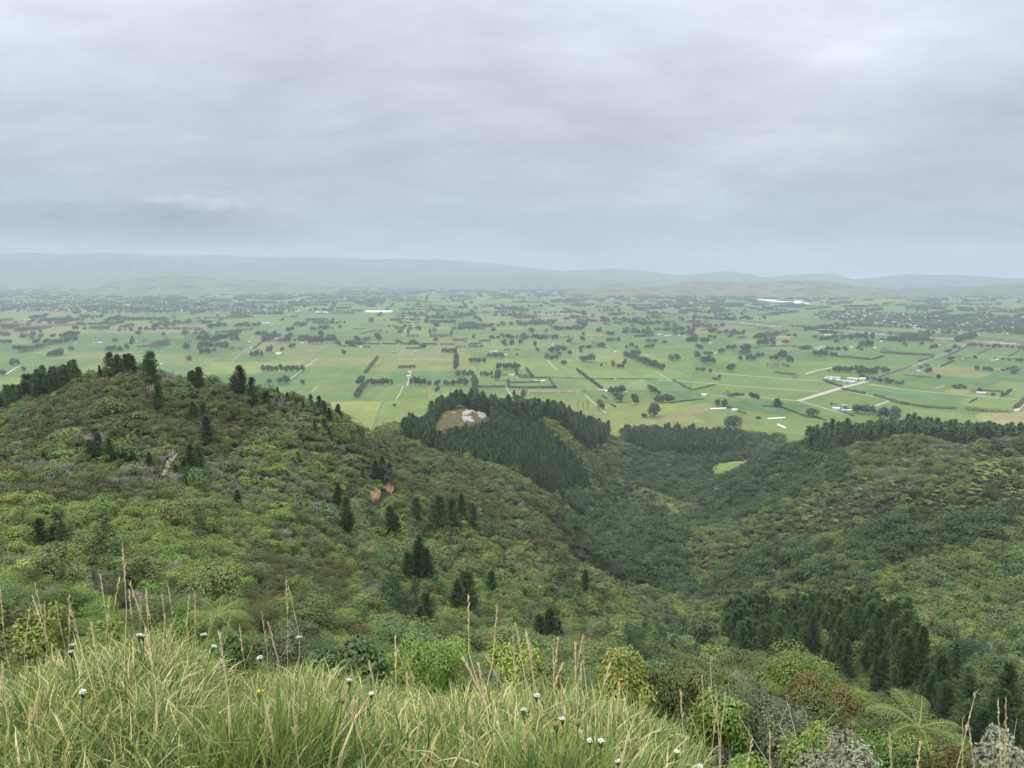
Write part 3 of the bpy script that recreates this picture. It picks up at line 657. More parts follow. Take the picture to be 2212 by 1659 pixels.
def clip_half(poly, nx, ny, c):
    out = []
    for i in range(len(poly)):
        a, b = poly[i], poly[(i + 1) % len(poly)]; da = a[0] * nx + a[1] * ny - c; db = b[0] * nx + b[1] * ny - c
        if da >= 0: out.append(a)
        if da * db < 0: t = da / (da - db); out.append((a[0] + (b[0] - a[0]) * t, a[1] + (b[1] - a[1]) * t))
    return out
CELLS = []
def split_fields(yaw, nx, ny, c, seed):
    r = random.Random(seed); ca, sa = math.cos(yaw), math.sin(yaw)
    def world_xy(a, b): return (a * ca + b * sa, -a * sa + b * ca)        # yaw clockwise from +Y
    def rec(a0, a1, b0, b1):
        x, y = world_xy((a0 + a1) / 2, (b0 + b1) / 2); d = math.hypot(x, y); w, h = a1 - a0, b1 - b0
        if y + (w + h) / 2 < 500 or d - (w + h) / 2 > 16500: return
        if abs(x) - (w + h) / 2 > .8 * y + (w + h) + 800: return
        lim = min(max(.085 * d, 130), 420) * r.uniform(.75, 1.5)
        if max(w, h * .8) > lim * 1.5 or w * h > lim * lim * 1.6:
            f = r.uniform(.38, .62)
            if w > h * r.uniform(.75, 1.3): m = a0 + w * f; rec(a0, m, b0, b1); rec(m, a1, b0, b1)
            else: m = b0 + h * f; rec(a0, a1, b0, m); rec(a0, a1, m, b1)
            return
        poly = clip_half([world_xy(a0, b0), world_xy(a1, b0), world_xy(a1, b1), world_xy(a0, b1)], nx, ny, c)
        if len(poly) > 2 and d > 1060: CELLS.append((poly, (x, y), d))
    rec(-17000, 17000, -17000, 17000)
split_fields(R(-5.7), -1, .237, 0, 5)
split_fields(R(42), 1, -.237, 0, 8)
def build_paddocks():
    V, F, T = [], [], []; r = random.Random(4)
    GREENS = [(.088, .150, .048), (.10, .162, .052), (.115, .170, .060), (.135, .178, .064), (.085, .145, .054), (.145, .175, .074)]
    for poly, (x, y), d in CELLS:
        q = fbm(np.array([x / 700.]), np.array([y / 700.]), 2, 17)[0]
        col = list(GREENS[min(5, max(0, int((q - .25) / .5 * 4 + r.uniform(-1.2, 2.2))))])
        if d < 2400: col = [c * v for c, v in zip(col, (1.16, 1.08, .95))]
        if d < 1500 and x < 330: col = [col[0] * 1.15 + .012, col[1] * 1.08, col[2] * 1.08]
        u = r.random()
        if u < .03 and d > 3600: col = [.20, .155, .105]
        elif u < .10 and d > 2200: col = [.16, .18, .075]
        elif u < .16: col = [.075, .145, .054]
        k = r.uniform(.9, 1.1); col = [c * k for c in col]
        g = min(3.2, .0016 * d) + .8; cx = sum(p[0] for p in poly) / len(poly); cy = sum(p[1] for p in poly) / len(poly)
        b = len(V)
        for p in poly:
            dx, dy = p[0] - cx, p[1] - cy; L = math.hypot(dx, dy) + 1e-6; s = max(.5, 1 - g / L)
            V.append((cx + dx * s, cy + dy * s, .06)); T.append(col)
        F.append(tuple(range(b, len(V))))
    tag(obj("paddocks", mesh("paddocks", np.array(V), F, [FIELD], tint=np.array(T))), kind='structure')
build_paddocks()

Z1 = lambda x, y: (x / 3, 493.7 + y / 3)
Z2 = lambda x, y: (737.3 + x / 3, 493.7 + y / 3)
Z3 = lambda x, y: (1474.7 + x / 3, 493.7 + y / 3)
ZS = {1: Z1, 2: Z2, 3: Z3}
def plain_line(z, P, hgt=0.0): return [on_plain(*ZS[z](*p))[:2] for p in P]
def resample(P, step):
    P = [np.asarray(p, float) for p in P]; out = [P[0]]
    for a, b in zip(P[:-1], P[1:]):
        n = max(1, int(np.linalg.norm(b - a) / step))
        out += [a + (b - a) * (i + 1) / n for i in range(n)]
    return np.array(out)
def strip_mesh(name, P, width, z, mat, wob=0.0, seed=0, tint=None):
    P = resample(P, 25); d = np.gradient(P, axis=0); d /= np.linalg.norm(d, axis=1, keepdims=True) + 1e-9; nrm = np.stack([-d[:, 1], d[:, 0]], 1)
    s = np.arange(len(P)) * 25.; w = width * (1 + wob * (fbm(s / 60, s * 0 + seed, 3, seed) - .5) * 2); P = P + nrm * ((fbm(s / 200, s * 0 + 3.3 + seed, 2, seed) - .5) * width * wob * 3)[:, None]
    V = np.zeros((2 * len(P), 3)); V[0::2, :2] = P + nrm * w[:, None] / 2; V[1::2, :2] = P - nrm * w[:, None] / 2; V[:, 2] = z
    i = np.arange(len(P) - 1) * 2; F = np.stack([i, i + 1, i + 3, i + 2], 1)
    return mesh(name, V, F, [mat], tint=np.ones((len(V), 3)) if tint is None else np.tile(tint, (len(V), 1)))
ASPH = plain_mat("worn_asphalt", (.16, .16, .155), .85, .05, .15); GRAV = plain_mat("pale_gravel", (.36, .345, .29), .95, .05, .2)
WATER = plain_mat("river_water", (.30, .32, .33), .25, .02, .1, .5); VERGE = FIELD
ROADS = [
 ('road', 3, [(750, 1117), (1040, 1030), (1190, 992)], 9.5, GRAV), ('road', 3, [(1190, 992), (1270, 962), (1480, 897), (1640, 835), (1830, 757), (1890, 742)], 9, ASPH),
 ('road', 1, [(1500, 862), (1640, 745), (1760, 655), (1875, 558)], 9, ASPH),
 ('track', 3, [(190, 935), (450, 957), (900, 990), (1010, 1030)], 5.5, GRAV), ('track', 3, [(-60, 985), (300, 1015), (600, 1040), (880, 1057)], 4.5, GRAV),
 ('track', 3, [(1020, 1045), (1140, 1072), (1250, 1092), (1335, 1118), (1245, 1152)], 5, GRAV), ('track', 3, [(1215, 1010), (1400, 1040), (1700, 1070), (2212, 1112), (2400, 1128)], 5, GRAV),
 ('track', 3, [(800, 943), (870, 920), (990, 897)], 7, GRAV), ('track', 3, [(750, 1117), (900, 1160), (1020, 1195), (1110, 1217)], 4.5, GRAV), ('track', 3, [(180, 1085), (450, 1092), (750, 1117)], 3.5, GRAV),
 ('track', 3, [(1640, 1035), (1700, 1020)], 3, GRAV), ('track', 3, [(2155, 1185), (2212, 1130)], 6, GRAV), ('track', 3, [(1545, 932), (1575, 942), (1600, 948)], 4, GRAV),
 ('road', 2, [(-20, 1018), (560, 1024), (890, 1030), (1110, 1038), (1700, 1045), (1840, 1045), (2120, 1050), (2212, 1048)], 5.5, ASPH),
 ('track', 2, [(1345, 975), (1700, 975), (2000, 982), (2150, 988)], 3.5, GRAV), ('track', 2, [(425, 1020), (440, 975), (452, 930)], 4, GRAV), ('track', 2, [(372, 848), (395, 800), (415, 772)], 9, ASPH),
 ('track', 2, [(372, 848), (640, 852), (730, 850)], 3.5, GRAV), ('track', 2, [(1575, 1075), (1610, 1108), (1648, 1140), (1690, 1180), (1720, 1200)], 4, GRAV), ('track', 2, [(1330, 850), (1370, 890), (1400, 920)], 4.5, GRAV),
 ('track', 2, [(2040, 930), (2110, 970), (2140, 985)], 4.5, GRAV), ('track', 2, [(850, 1040), (866, 1100), (872, 1120)], 7, GRAV), ('track', 2, [(1070, 1035), (1110, 1100), (1135, 1150)], 3.5, GRAV),
 ('track', 2, [(1365, 760), (1372, 745), (1400, 742)], 5, GRAV), ('track', 2, [(632, 600), (660, 618)], 8, GRAV), ('track', 2, [(775, 510), (800, 490)], 8, GRAV), ('track', 2, [(355, 1110), (385, 1060), (400, 1025)], 3, GRAV),
 ('track', 1, [(40, 945), (100, 905), (130, 890)], 5, GRAV), ('track', 1, [(1120, 655), (1122, 645), (1135, 635)], 8, GRAV), ('track', 1, [(1870, 985), (2060, 840)], 4.5, GRAV), ('track', 1, [(2020, 1060), (2060, 1020)], 3.5, GRAV),
 ('track', 1, [(150, 850), (300, 815)], 3, GRAV), ('track', 2, [(1620, 680), (1700, 690)], 14, plain_mat("ploughed_soil", (.2, .155, .12), .95, .05, .2)),
]
for i, (nm, z, P, w, m) in enumerate(ROADS):
    L_ = np.abs(np.diff(np.array(plain_line(z, P)), axis=0)).sum(0); w = w * (.62 + 1.5 * L_[0] / (L_[0] + L_[1]))
    tag(obj(nm, strip_mesh(nm, plain_line(z, P), w, .36 + .008 * i, m, .12, i)), kind='structure')
RIVER = [(-300, 565), (0, 582), (200, 596), (500, 626), (900, 655), (1200, 677), (1400, 690), (1700, 712), (2212, 757), (2500, 780)]
tag(obj("river", strip_mesh("river", plain_line(3, RIVER), 26, .10, WATER, .5, 3)), kind='structure')
SHING = plain_mat("river_shingle", (.36, .35, .33), .95, .02, .2)
tag(obj("riverbed", strip_mesh("riverbed", plain_line(3, RIVER), 62, .08, SHING, .4, 5)), kind='structure')
LAKE = [(465, 458), (560, 457), (640, 460), (740, 458), (790, 463), (755, 472), (830, 487), (790, 491), (720, 484), (640, 478), (560, 470), (500, 463)]
tag(obj("lake", mesh("lake", np.array([on_plain(*Z3(*p), .3) for p in LAKE]), [tuple(range(len(LAKE)))], [plain_mat("sky_painted_water", (.85, .88, .9), .35, .001, .05, .5)], tint=np.ones((len(LAKE), 3)))), kind='structure')  # reflected sky is put into the lake's near-white base colour
for q_, (z, P) in enumerate(((2, [(890, 632), (985, 630), (960, 645), (895, 644)]), (2, [(1580, 683), (1700, 690), (1690, 697), (1590, 695)]), (3, [(600, 700), (640, 693), (720, 697), (690, 712), (615, 712)]), (2, [(1120, 650), (1150, 640), (1185, 645), (1150, 657)]),
             (2, [(2060, 490), (2212, 495), (2212, 520), (2070, 515)]))):
    tag(obj("ploughed_field", mesh("ploughed_field", np.array([on_plain(*ZS[z](*p), .12 + .01 * q_) for p in P]), [tuple(range(len(P)))], [FIELD], tint=np.tile((.25, .19, .14), (len(P), 1)))), kind='structure')
for q_, (z, P) in enumerate(((2, [(1195, 640), (1310, 640), (1325, 648), (1210, 650)]), (2, [(1925, 1228), (2230, 1215), (2230, 1262), (1930, 1275)]), (3, [(0, 1150), (180, 1130), (230, 1165), (90, 1200), (0, 1205)]), (3, [(0, 1215), (60, 1210), (170, 1260), (0, 1262)]),
             (2, [(1090, 1042), (1560, 1050), (1500, 1075), (1100, 1072)]), (3, [(1690, 1060), (1740, 1035), (1850, 1045), (1870, 1065), (1800, 1075)]), (1, [(190, 812), (330, 780), (450, 785), (430, 810)]))):
    tag(obj("dry_paddock", mesh("dry_paddock", np.array([on_plain(*ZS[z](*p), .20 + .01 * q_) for p in P]), [tuple(range(len(P)))], [FIELD], tint=np.tile((.185, .19, .08), (len(P), 1)))), kind='structure')

# ------------------------------------------------------------------ far hills (structure)
def hill_mat(name, lo, hi, dark):
    m = bpy.data.materials.new(name); m.use_nodes = True; nt = m.node_tree; pb = nt.nodes['Principled BSDF']; geo = node(nt, 'ShaderNodeNewGeometry')
    n = node(nt, 'ShaderNodeTexNoise'); n.inputs['Scale'].default_value = .0022; n.inputs['Detail'].default_value = 8; n.inputs['Roughness'].default_value = .6; nt.links.new(geo.outputs['Position'], n.inputs['Vector'])
    n2 = node(nt, 'ShaderNodeTexNoise'); n2.inputs['Scale'].default_value = .006; n2.inputs['Detail'].default_value = 8; nt.links.new(geo.outputs['Position'], n2.inputs['Vector'])
    c = ramp(nt, n.outputs[0], [(.35, lo), (.65, hi)]); c = mixc(nt, ramp(nt, n2.outputs[0], [(.52, (0, 0, 0)), (.6, (1, 1, 1))]), c, dark)
    nt.links.new(c, pb.inputs['Base Color']); pb.inputs['Roughness'].default_value = .95; pb.inputs['Specular IOR Level'].default_value = .05
    return m
def hills(crest, dist, front, back, mat, seed, rough=.5, gully=350.):
    px = np.arange(crest[0][0], crest[-1][0] + 1, 3.0); py = np.interp(px, [c[0] for c in crest], [c[1] for c in crest])
    py = py + (fbm(px / 60, px * 0 + seed, 4, seed) - .5) * 5
    C = np.array([at_dist(a, b, dist) for a, b in zip(px, py)]); n = 60
    t = np.concatenate([np.linspace(0, 1, n), 1 + np.linspace(0.05, 1, 14)])
    th = np.arctan2(C[:, 0], C[:, 1]); D = np.where(t[:, None] <= 1, front + (dist - front) * t[:, None], dist + (back - dist) * (t[:, None] - 1)) * np.ones((1, len(px)))
    X = D * np.sin(th); Y = D * np.cos(th)
    prof = np.where(t <= 1, t ** 1.25, 1 - (t - 1) ** 1.5)[:, None]
    edge = np.clip(np.minimum((px - px[0]), (px[-1] - px)) / 90., 0, 1)[None]
    H = C[:, 2][None] * prof
    rid = (1 - np.abs(2 * fbm(X / gully / 2.2, Y / gully / 2.2 * .6, 4, seed + 3) - 1)) - .6
    w = (np.sin(np.clip(t, 0, 2) * math.pi / 1.0) ** 2 * .5 + .3 * (t < 1))[:, None]
    H = H + rid * rough * C[:, 2][None] * np.where(t[:, None] < .93, np.minimum(t[:, None] * 2.2, 1) * np.clip((1 - t[:, None]) * 4, .12, 1), .05)
    H = H * edge - 4 * (1 - edge) - np.where(t < .03, 6, 0)[:, None] - np.where(t > 1.9, 40, 0)[:, None]
    H = np.maximum(H, -8)
    V = np.stack([X, Y, H], -1).reshape(-1, 3); idx = np.arange(len(t) * len(px)).reshape(len(t), len(px))
    F = np.stack([idx[:-1, :-1], idx[:-1, 1:], idx[1:, 1:], idx[1:, :-1]], -1).reshape(-1, 4)
    tag(obj("hills", mesh("hills", V, F, [mat], smooth=True)), kind='structure')
HGREEN = hill_mat("far_hill_pasture", (.085, .105, .065), (.11, .13, .075), (.05, .065, .045)); HPALE = hill_mat("low_hill_pasture", (.10, .135, .07), (.13, .155, .08), (.05, .07, .045)); HBROWN = hill_mat("dry_hill_pasture", (.11, .11, .065), (.16, .145, .085), (.05, .06, .04))
hills([(-420, 552), (-200, 549), (0, 547), (70, 545), (150, 548), (250, 545), (330, 554), (450, 551), (600, 556), (750, 559), (940, 560), (1050, 568), (1150, 579), (1250, 588), (1400, 600)], 19300, 13800, 20600, HGREEN, 3)
hills([(980, 600), (1150, 592), (1230, 584), (1320, 581), (1400, 586), (1474, 595), (1540, 588), (1570, 586), (1620, 592), (1650, 600), (1740, 592), (1800, 590), (1840, 602), (1900, 598), (1960, 591), (2060, 594), (2150, 600), (2212, 602), (2400, 600), (2600, 604)], 18300, 13800, 20200, HGREEN, 8)
hills([(820, 606), (950, 600), (1100, 594), (1180, 592), (1300, 603), (1420, 612), (1480, 616)], 14200, 11500, 16000, HGREEN, 12, .4)
hills([(1140, 638), (1240, 628), (1300, 619), (1350, 615), (1420, 619), (1500, 607), (1560, 609), (1620, 612), (1700, 605), (1790, 607), (1850, 618), (1950, 628), (2060, 640)], 9900, 8300, 11600, HBROWN, 17, .75, 240.)
hills([(150, 622), (250, 609), (340, 598), (385, 594), (430, 598), (560, 606), (700, 616), (760, 622)], 10800, 9400, 12000, HPALE, 23, .25)
hills([(1950, 632), (2050, 622), (2150, 615), (2300, 610), (2500, 612), (2700, 625)], 10800, 9300, 12000, HGREEN, 29, .4)
# low yellow grass rise beyond the plantation at the foot of the right spur
def grass_rise():
    c = np.array([on_plain(2195, 908)[0], on_plain(2195, 908)[1]]); n = 40; g = np.linspace(-1, 1, n); X, Y = np.meshgrid(g * 190, g * 110)
    H = 15 * np.exp(-(X / 95) ** 2 - (Y / 48) ** 2) * (.8 + .4 * fbm(X / 50 + 9, Y / 50, 3, 4)) - .8
    V = np.stack([X * .55 + c[0] + 30, Y + c[1], H], -1).reshape(-1, 3); idx = np.arange(n * n).reshape(n, n)
    F = np.stack([idx[:-1, :-1], idx[:-1, 1:], idx[1:, 1:], idx[1:, :-1]], -1).reshape(-1, 4)
    tag(obj("hill", mesh("hill", V, F, [FIELD], tint=np.tile((.22, .215, .095), (len(V), 1)), smooth=True)), kind='structure')
grass_rise()

# ------------------------------------------------------------------ labels: each thing is described and told apart by the landmark it stands nearest to
LANDMARKS = [("the rocky bald knoll", 1000, 893), ("the square hedged farmyard", 1135, 828), ("the white tree-ringed farmhouse", 1303, 846), ("the long oblique dividing hedge", 1272, 820),
             ("the bare poplar poles", 1258, 880), ("the farm sheds at the road fork", 1831, 824), ("the white greenhouse strip", 819, 673), ("the dark diagonal shelterbelt", 100, 750),
             ("the straight left road", 545, 745), ("the dense nine tree row", 612, 797), ("the thick diagonal tree row", 1395, 787), ("the big lone pasture pine", 1412, 890),
             ("the twin oval groves", 1845, 803), ("the grey roofed farmhouse", 2118, 850), ("the biggest tree pair", 1905, 892), ("the white strips on pasture", 1690, 906),
             ("the river belt", 1880, 722), ("the left hand town", 300, 662), ("the right hand town", 2000, 690), ("the lone white shed", 1588, 887), ("the bright white lake", 1690, 652),
             ("the concrete farm yard", 865, 757), ("the double hedge bars", 1020, 745), ("the smoke plume", 1725, 757), ("the bare poplar screen", 400, 735), ("the brown ploughed strip", 1280, 722),
             ("the leaning dark hedge", 803, 785), ("the short isolated hedge", 879, 792), ("the tree lined lane", 1027, 840), ("the tall thin tree row", 1004, 805), ("the grey block of conifers", 1015, 787),
             ("the right country road", 2030, 765), ("the hedged right paddocks", 2130, 755), ("the low brown hedge", 100, 705), ("the white silo", 1090, 669),
             ("the roadside hamlet", 610, 735), ("the left barns", 570, 698), ("the dark woodlot", 705, 735), ("the yellow spring paddock", 1155, 710)]
ORD = ['', 'second ', 'third ', 'fourth ', 'fifth ', 'sixth ', 'seventh ', 'eighth ', 'ninth ', 'tenth ', 'eleventh ', 'twelfth ']
REG = []
def register(o, desc, cat, group, pos, marks=None):
    REG.append((o, desc, cat, group, pos, marks)); o['category'] = cat
    if group: o['group'] = group
def write_labels():
    by = {}
    for o, desc, cat, group, pos, marks in REG:
        px, py, w = project(np.asarray(pos, float)); L = marks or LANDMARKS
        best = min(L, key=lambda l: math.hypot(l[1] - px, (l[2] - py) * 1.6)); dx, dy = px - best[1], py - best[2]
        rel = ('right of' if dx > 0 else 'left of') if abs(dx) > 1.4 * abs(dy) else ('below' if dy > 0 else 'above')
        by.setdefault((desc, rel, best[0]), []).append((math.hypot(dx, dy), o))
    for (desc, rel, lm), rows in by.items():
        rows.sort(key=lambda r: r[0])
        for i, (_, o) in enumerate(rows):
            if len(rows) == 1: o['label'] = f"{desc} {rel} {lm}"
            elif i < 12: o['label'] = f"{desc} {rel} {lm}, {ORD[i]}nearest"
            else:
                o['label'] = f"{desc} {rel} {lm}, past the twelve nearest"
                if 'group' not in o: o['group'] = f"{desc}s {rel} {lm}"

# ------------------------------------------------------------------ trees of the plain
M['shelter'] = leaf_mat("shelter_tree_foliage", (.036, .064, .030), (.055, .084, .038), trans=.1, vary=.4)
M['decid'] = leaf_mat("deciduous_foliage", (.06, .09, .032), (.09, .105, .04), trans=.2, vary=.4)
M['bare'] = leaf_mat("bare_branches", (.13, .10, .075), (.17, .125, .10), trans=.0, vary=.35)
M['hedge'] = leaf_mat("hedge_foliage", (.034, .058, .028), (.05, .075, .032), trans=.1, vary=.3)
M['brownhedge'] = leaf_mat("brown_hedge_foliage", (.085, .075, .045), (.11, .095, .05), trans=.1, vary=.35)
def size_of(me):
    co = np.zeros(len(me.vertices) * 3, np.float32); me.vertices.foreach_get('co', co); co = co.reshape(-1, 3)
    return max(np.ptp(co[:, 0]), np.ptp(co[:, 1])), co[:, 2].max()
TREES = {'m': [], 'r': [], 'b': [], 'p': [], 'c': []}
for i in range(5):
    TREES['m'].append(crown_mesh("crown", 300 + i, 900, 6, 10, (9, 12, 14, 11, 8)[i], 3.9, 1.7, M['shelter'], .55, spread=.25, lobe_tint=.25, jitter=.6, base=.35))
    TREES['r'].append(crown_mesh("crown", 320 + i, 800, 6, 7, 11, 3.2, 1.6, M['decid'], .55, spread=.25, lobe_tint=.2, jitter=.7, base=.55))
    TREES['b'].append(crown_mesh("crown", 340 + i, 480, 5, 8, 12, 2.6, 1.7, M['bare'], .16, spread=.25, lobe_tint=.2, jitter=1.2, base=.5))
    TREES['p'].append(crown_mesh("crown", 360 + i, 420, 1.3, 17, 16, 1.3, 1.6, M['bare'], .16, spread=.25, lobe_tint=.15, jitter=1.2, base=.35))
    TREES['c'].append(pine_mesh("crown", 380 + i, 20, 5.5, 13, 8, 5, 2, 1.7, M['shelter'], width=.22))
TSIZE = {k: [size_of(m) for m in v] for k, v in TREES.items()}
TRUNKS = {k: [trunk_mesh("trunk", 12, .5, M['bark'], seed=400 + i, limbs=5, reach=4) for i in range(2)] for k in TREES}
TDESC = dict(m=('shelter_tree', 'dark dense shelter tree', 'tree'), r=('round_tree', 'mid green rounded tree', 'tree'), b=('bare_tree', 'brown bare branched tree', 'tree'), p=('poplar_tree', 'tall narrow bare poplar', 'tree'), c=('pine_tree', 'dark pointed conifer', 'tree'))
n_tree = 0
def plain_tree(z, x, y, w, h, kind, group):
    """one tree by its foot (x, y) in survey picture z; w, h its picture size there"""
    global n_tree
    p = on_plain(*ZS[z](x, y)); wd = project(p)[2]; H = h / 3 * wd / FPX * 1.12; W = w / 3 * wd / FPX * 1.25
    H = min(max(H, 2.5), 34); W = min(max(W, 2), 40)
    i = int(rng.integers(0, 5)); tw, th = TSIZE[kind][i]; nm, desc, cat = TDESC[kind]
    root = obj(nm, None, loc=p, rot=(0, 0, rng.uniform(0, 6.28)))
    obj("crown", TREES[kind][i], root, scale=(W / tw, W / tw, H / th)); obj("trunk", TRUNKS[kind][i % 2], root, scale=(H / 20, H / 20, H / 20))
    sz = 'very large ' if H > 24 else 'large ' if H > 18 else 'small ' if H < 9 else ''
    register(root, sz + desc, cat, group, p + np.array([0, 0, H / 2])); n_tree += 1
def tree_row(z, x0, y0, x1, y1, n, w, h, kind, group):
    for i in range(n):
        f = (i + .5) / n; plain_tree(z, x0 + (x1 - x0) * f + rng.normal(0, 2), y0 + (y1 - y0) * f + rng.normal(0, 1), w * rng.uniform(.8, 1.2), h * rng.uniform(.82, 1.12), kind, group)
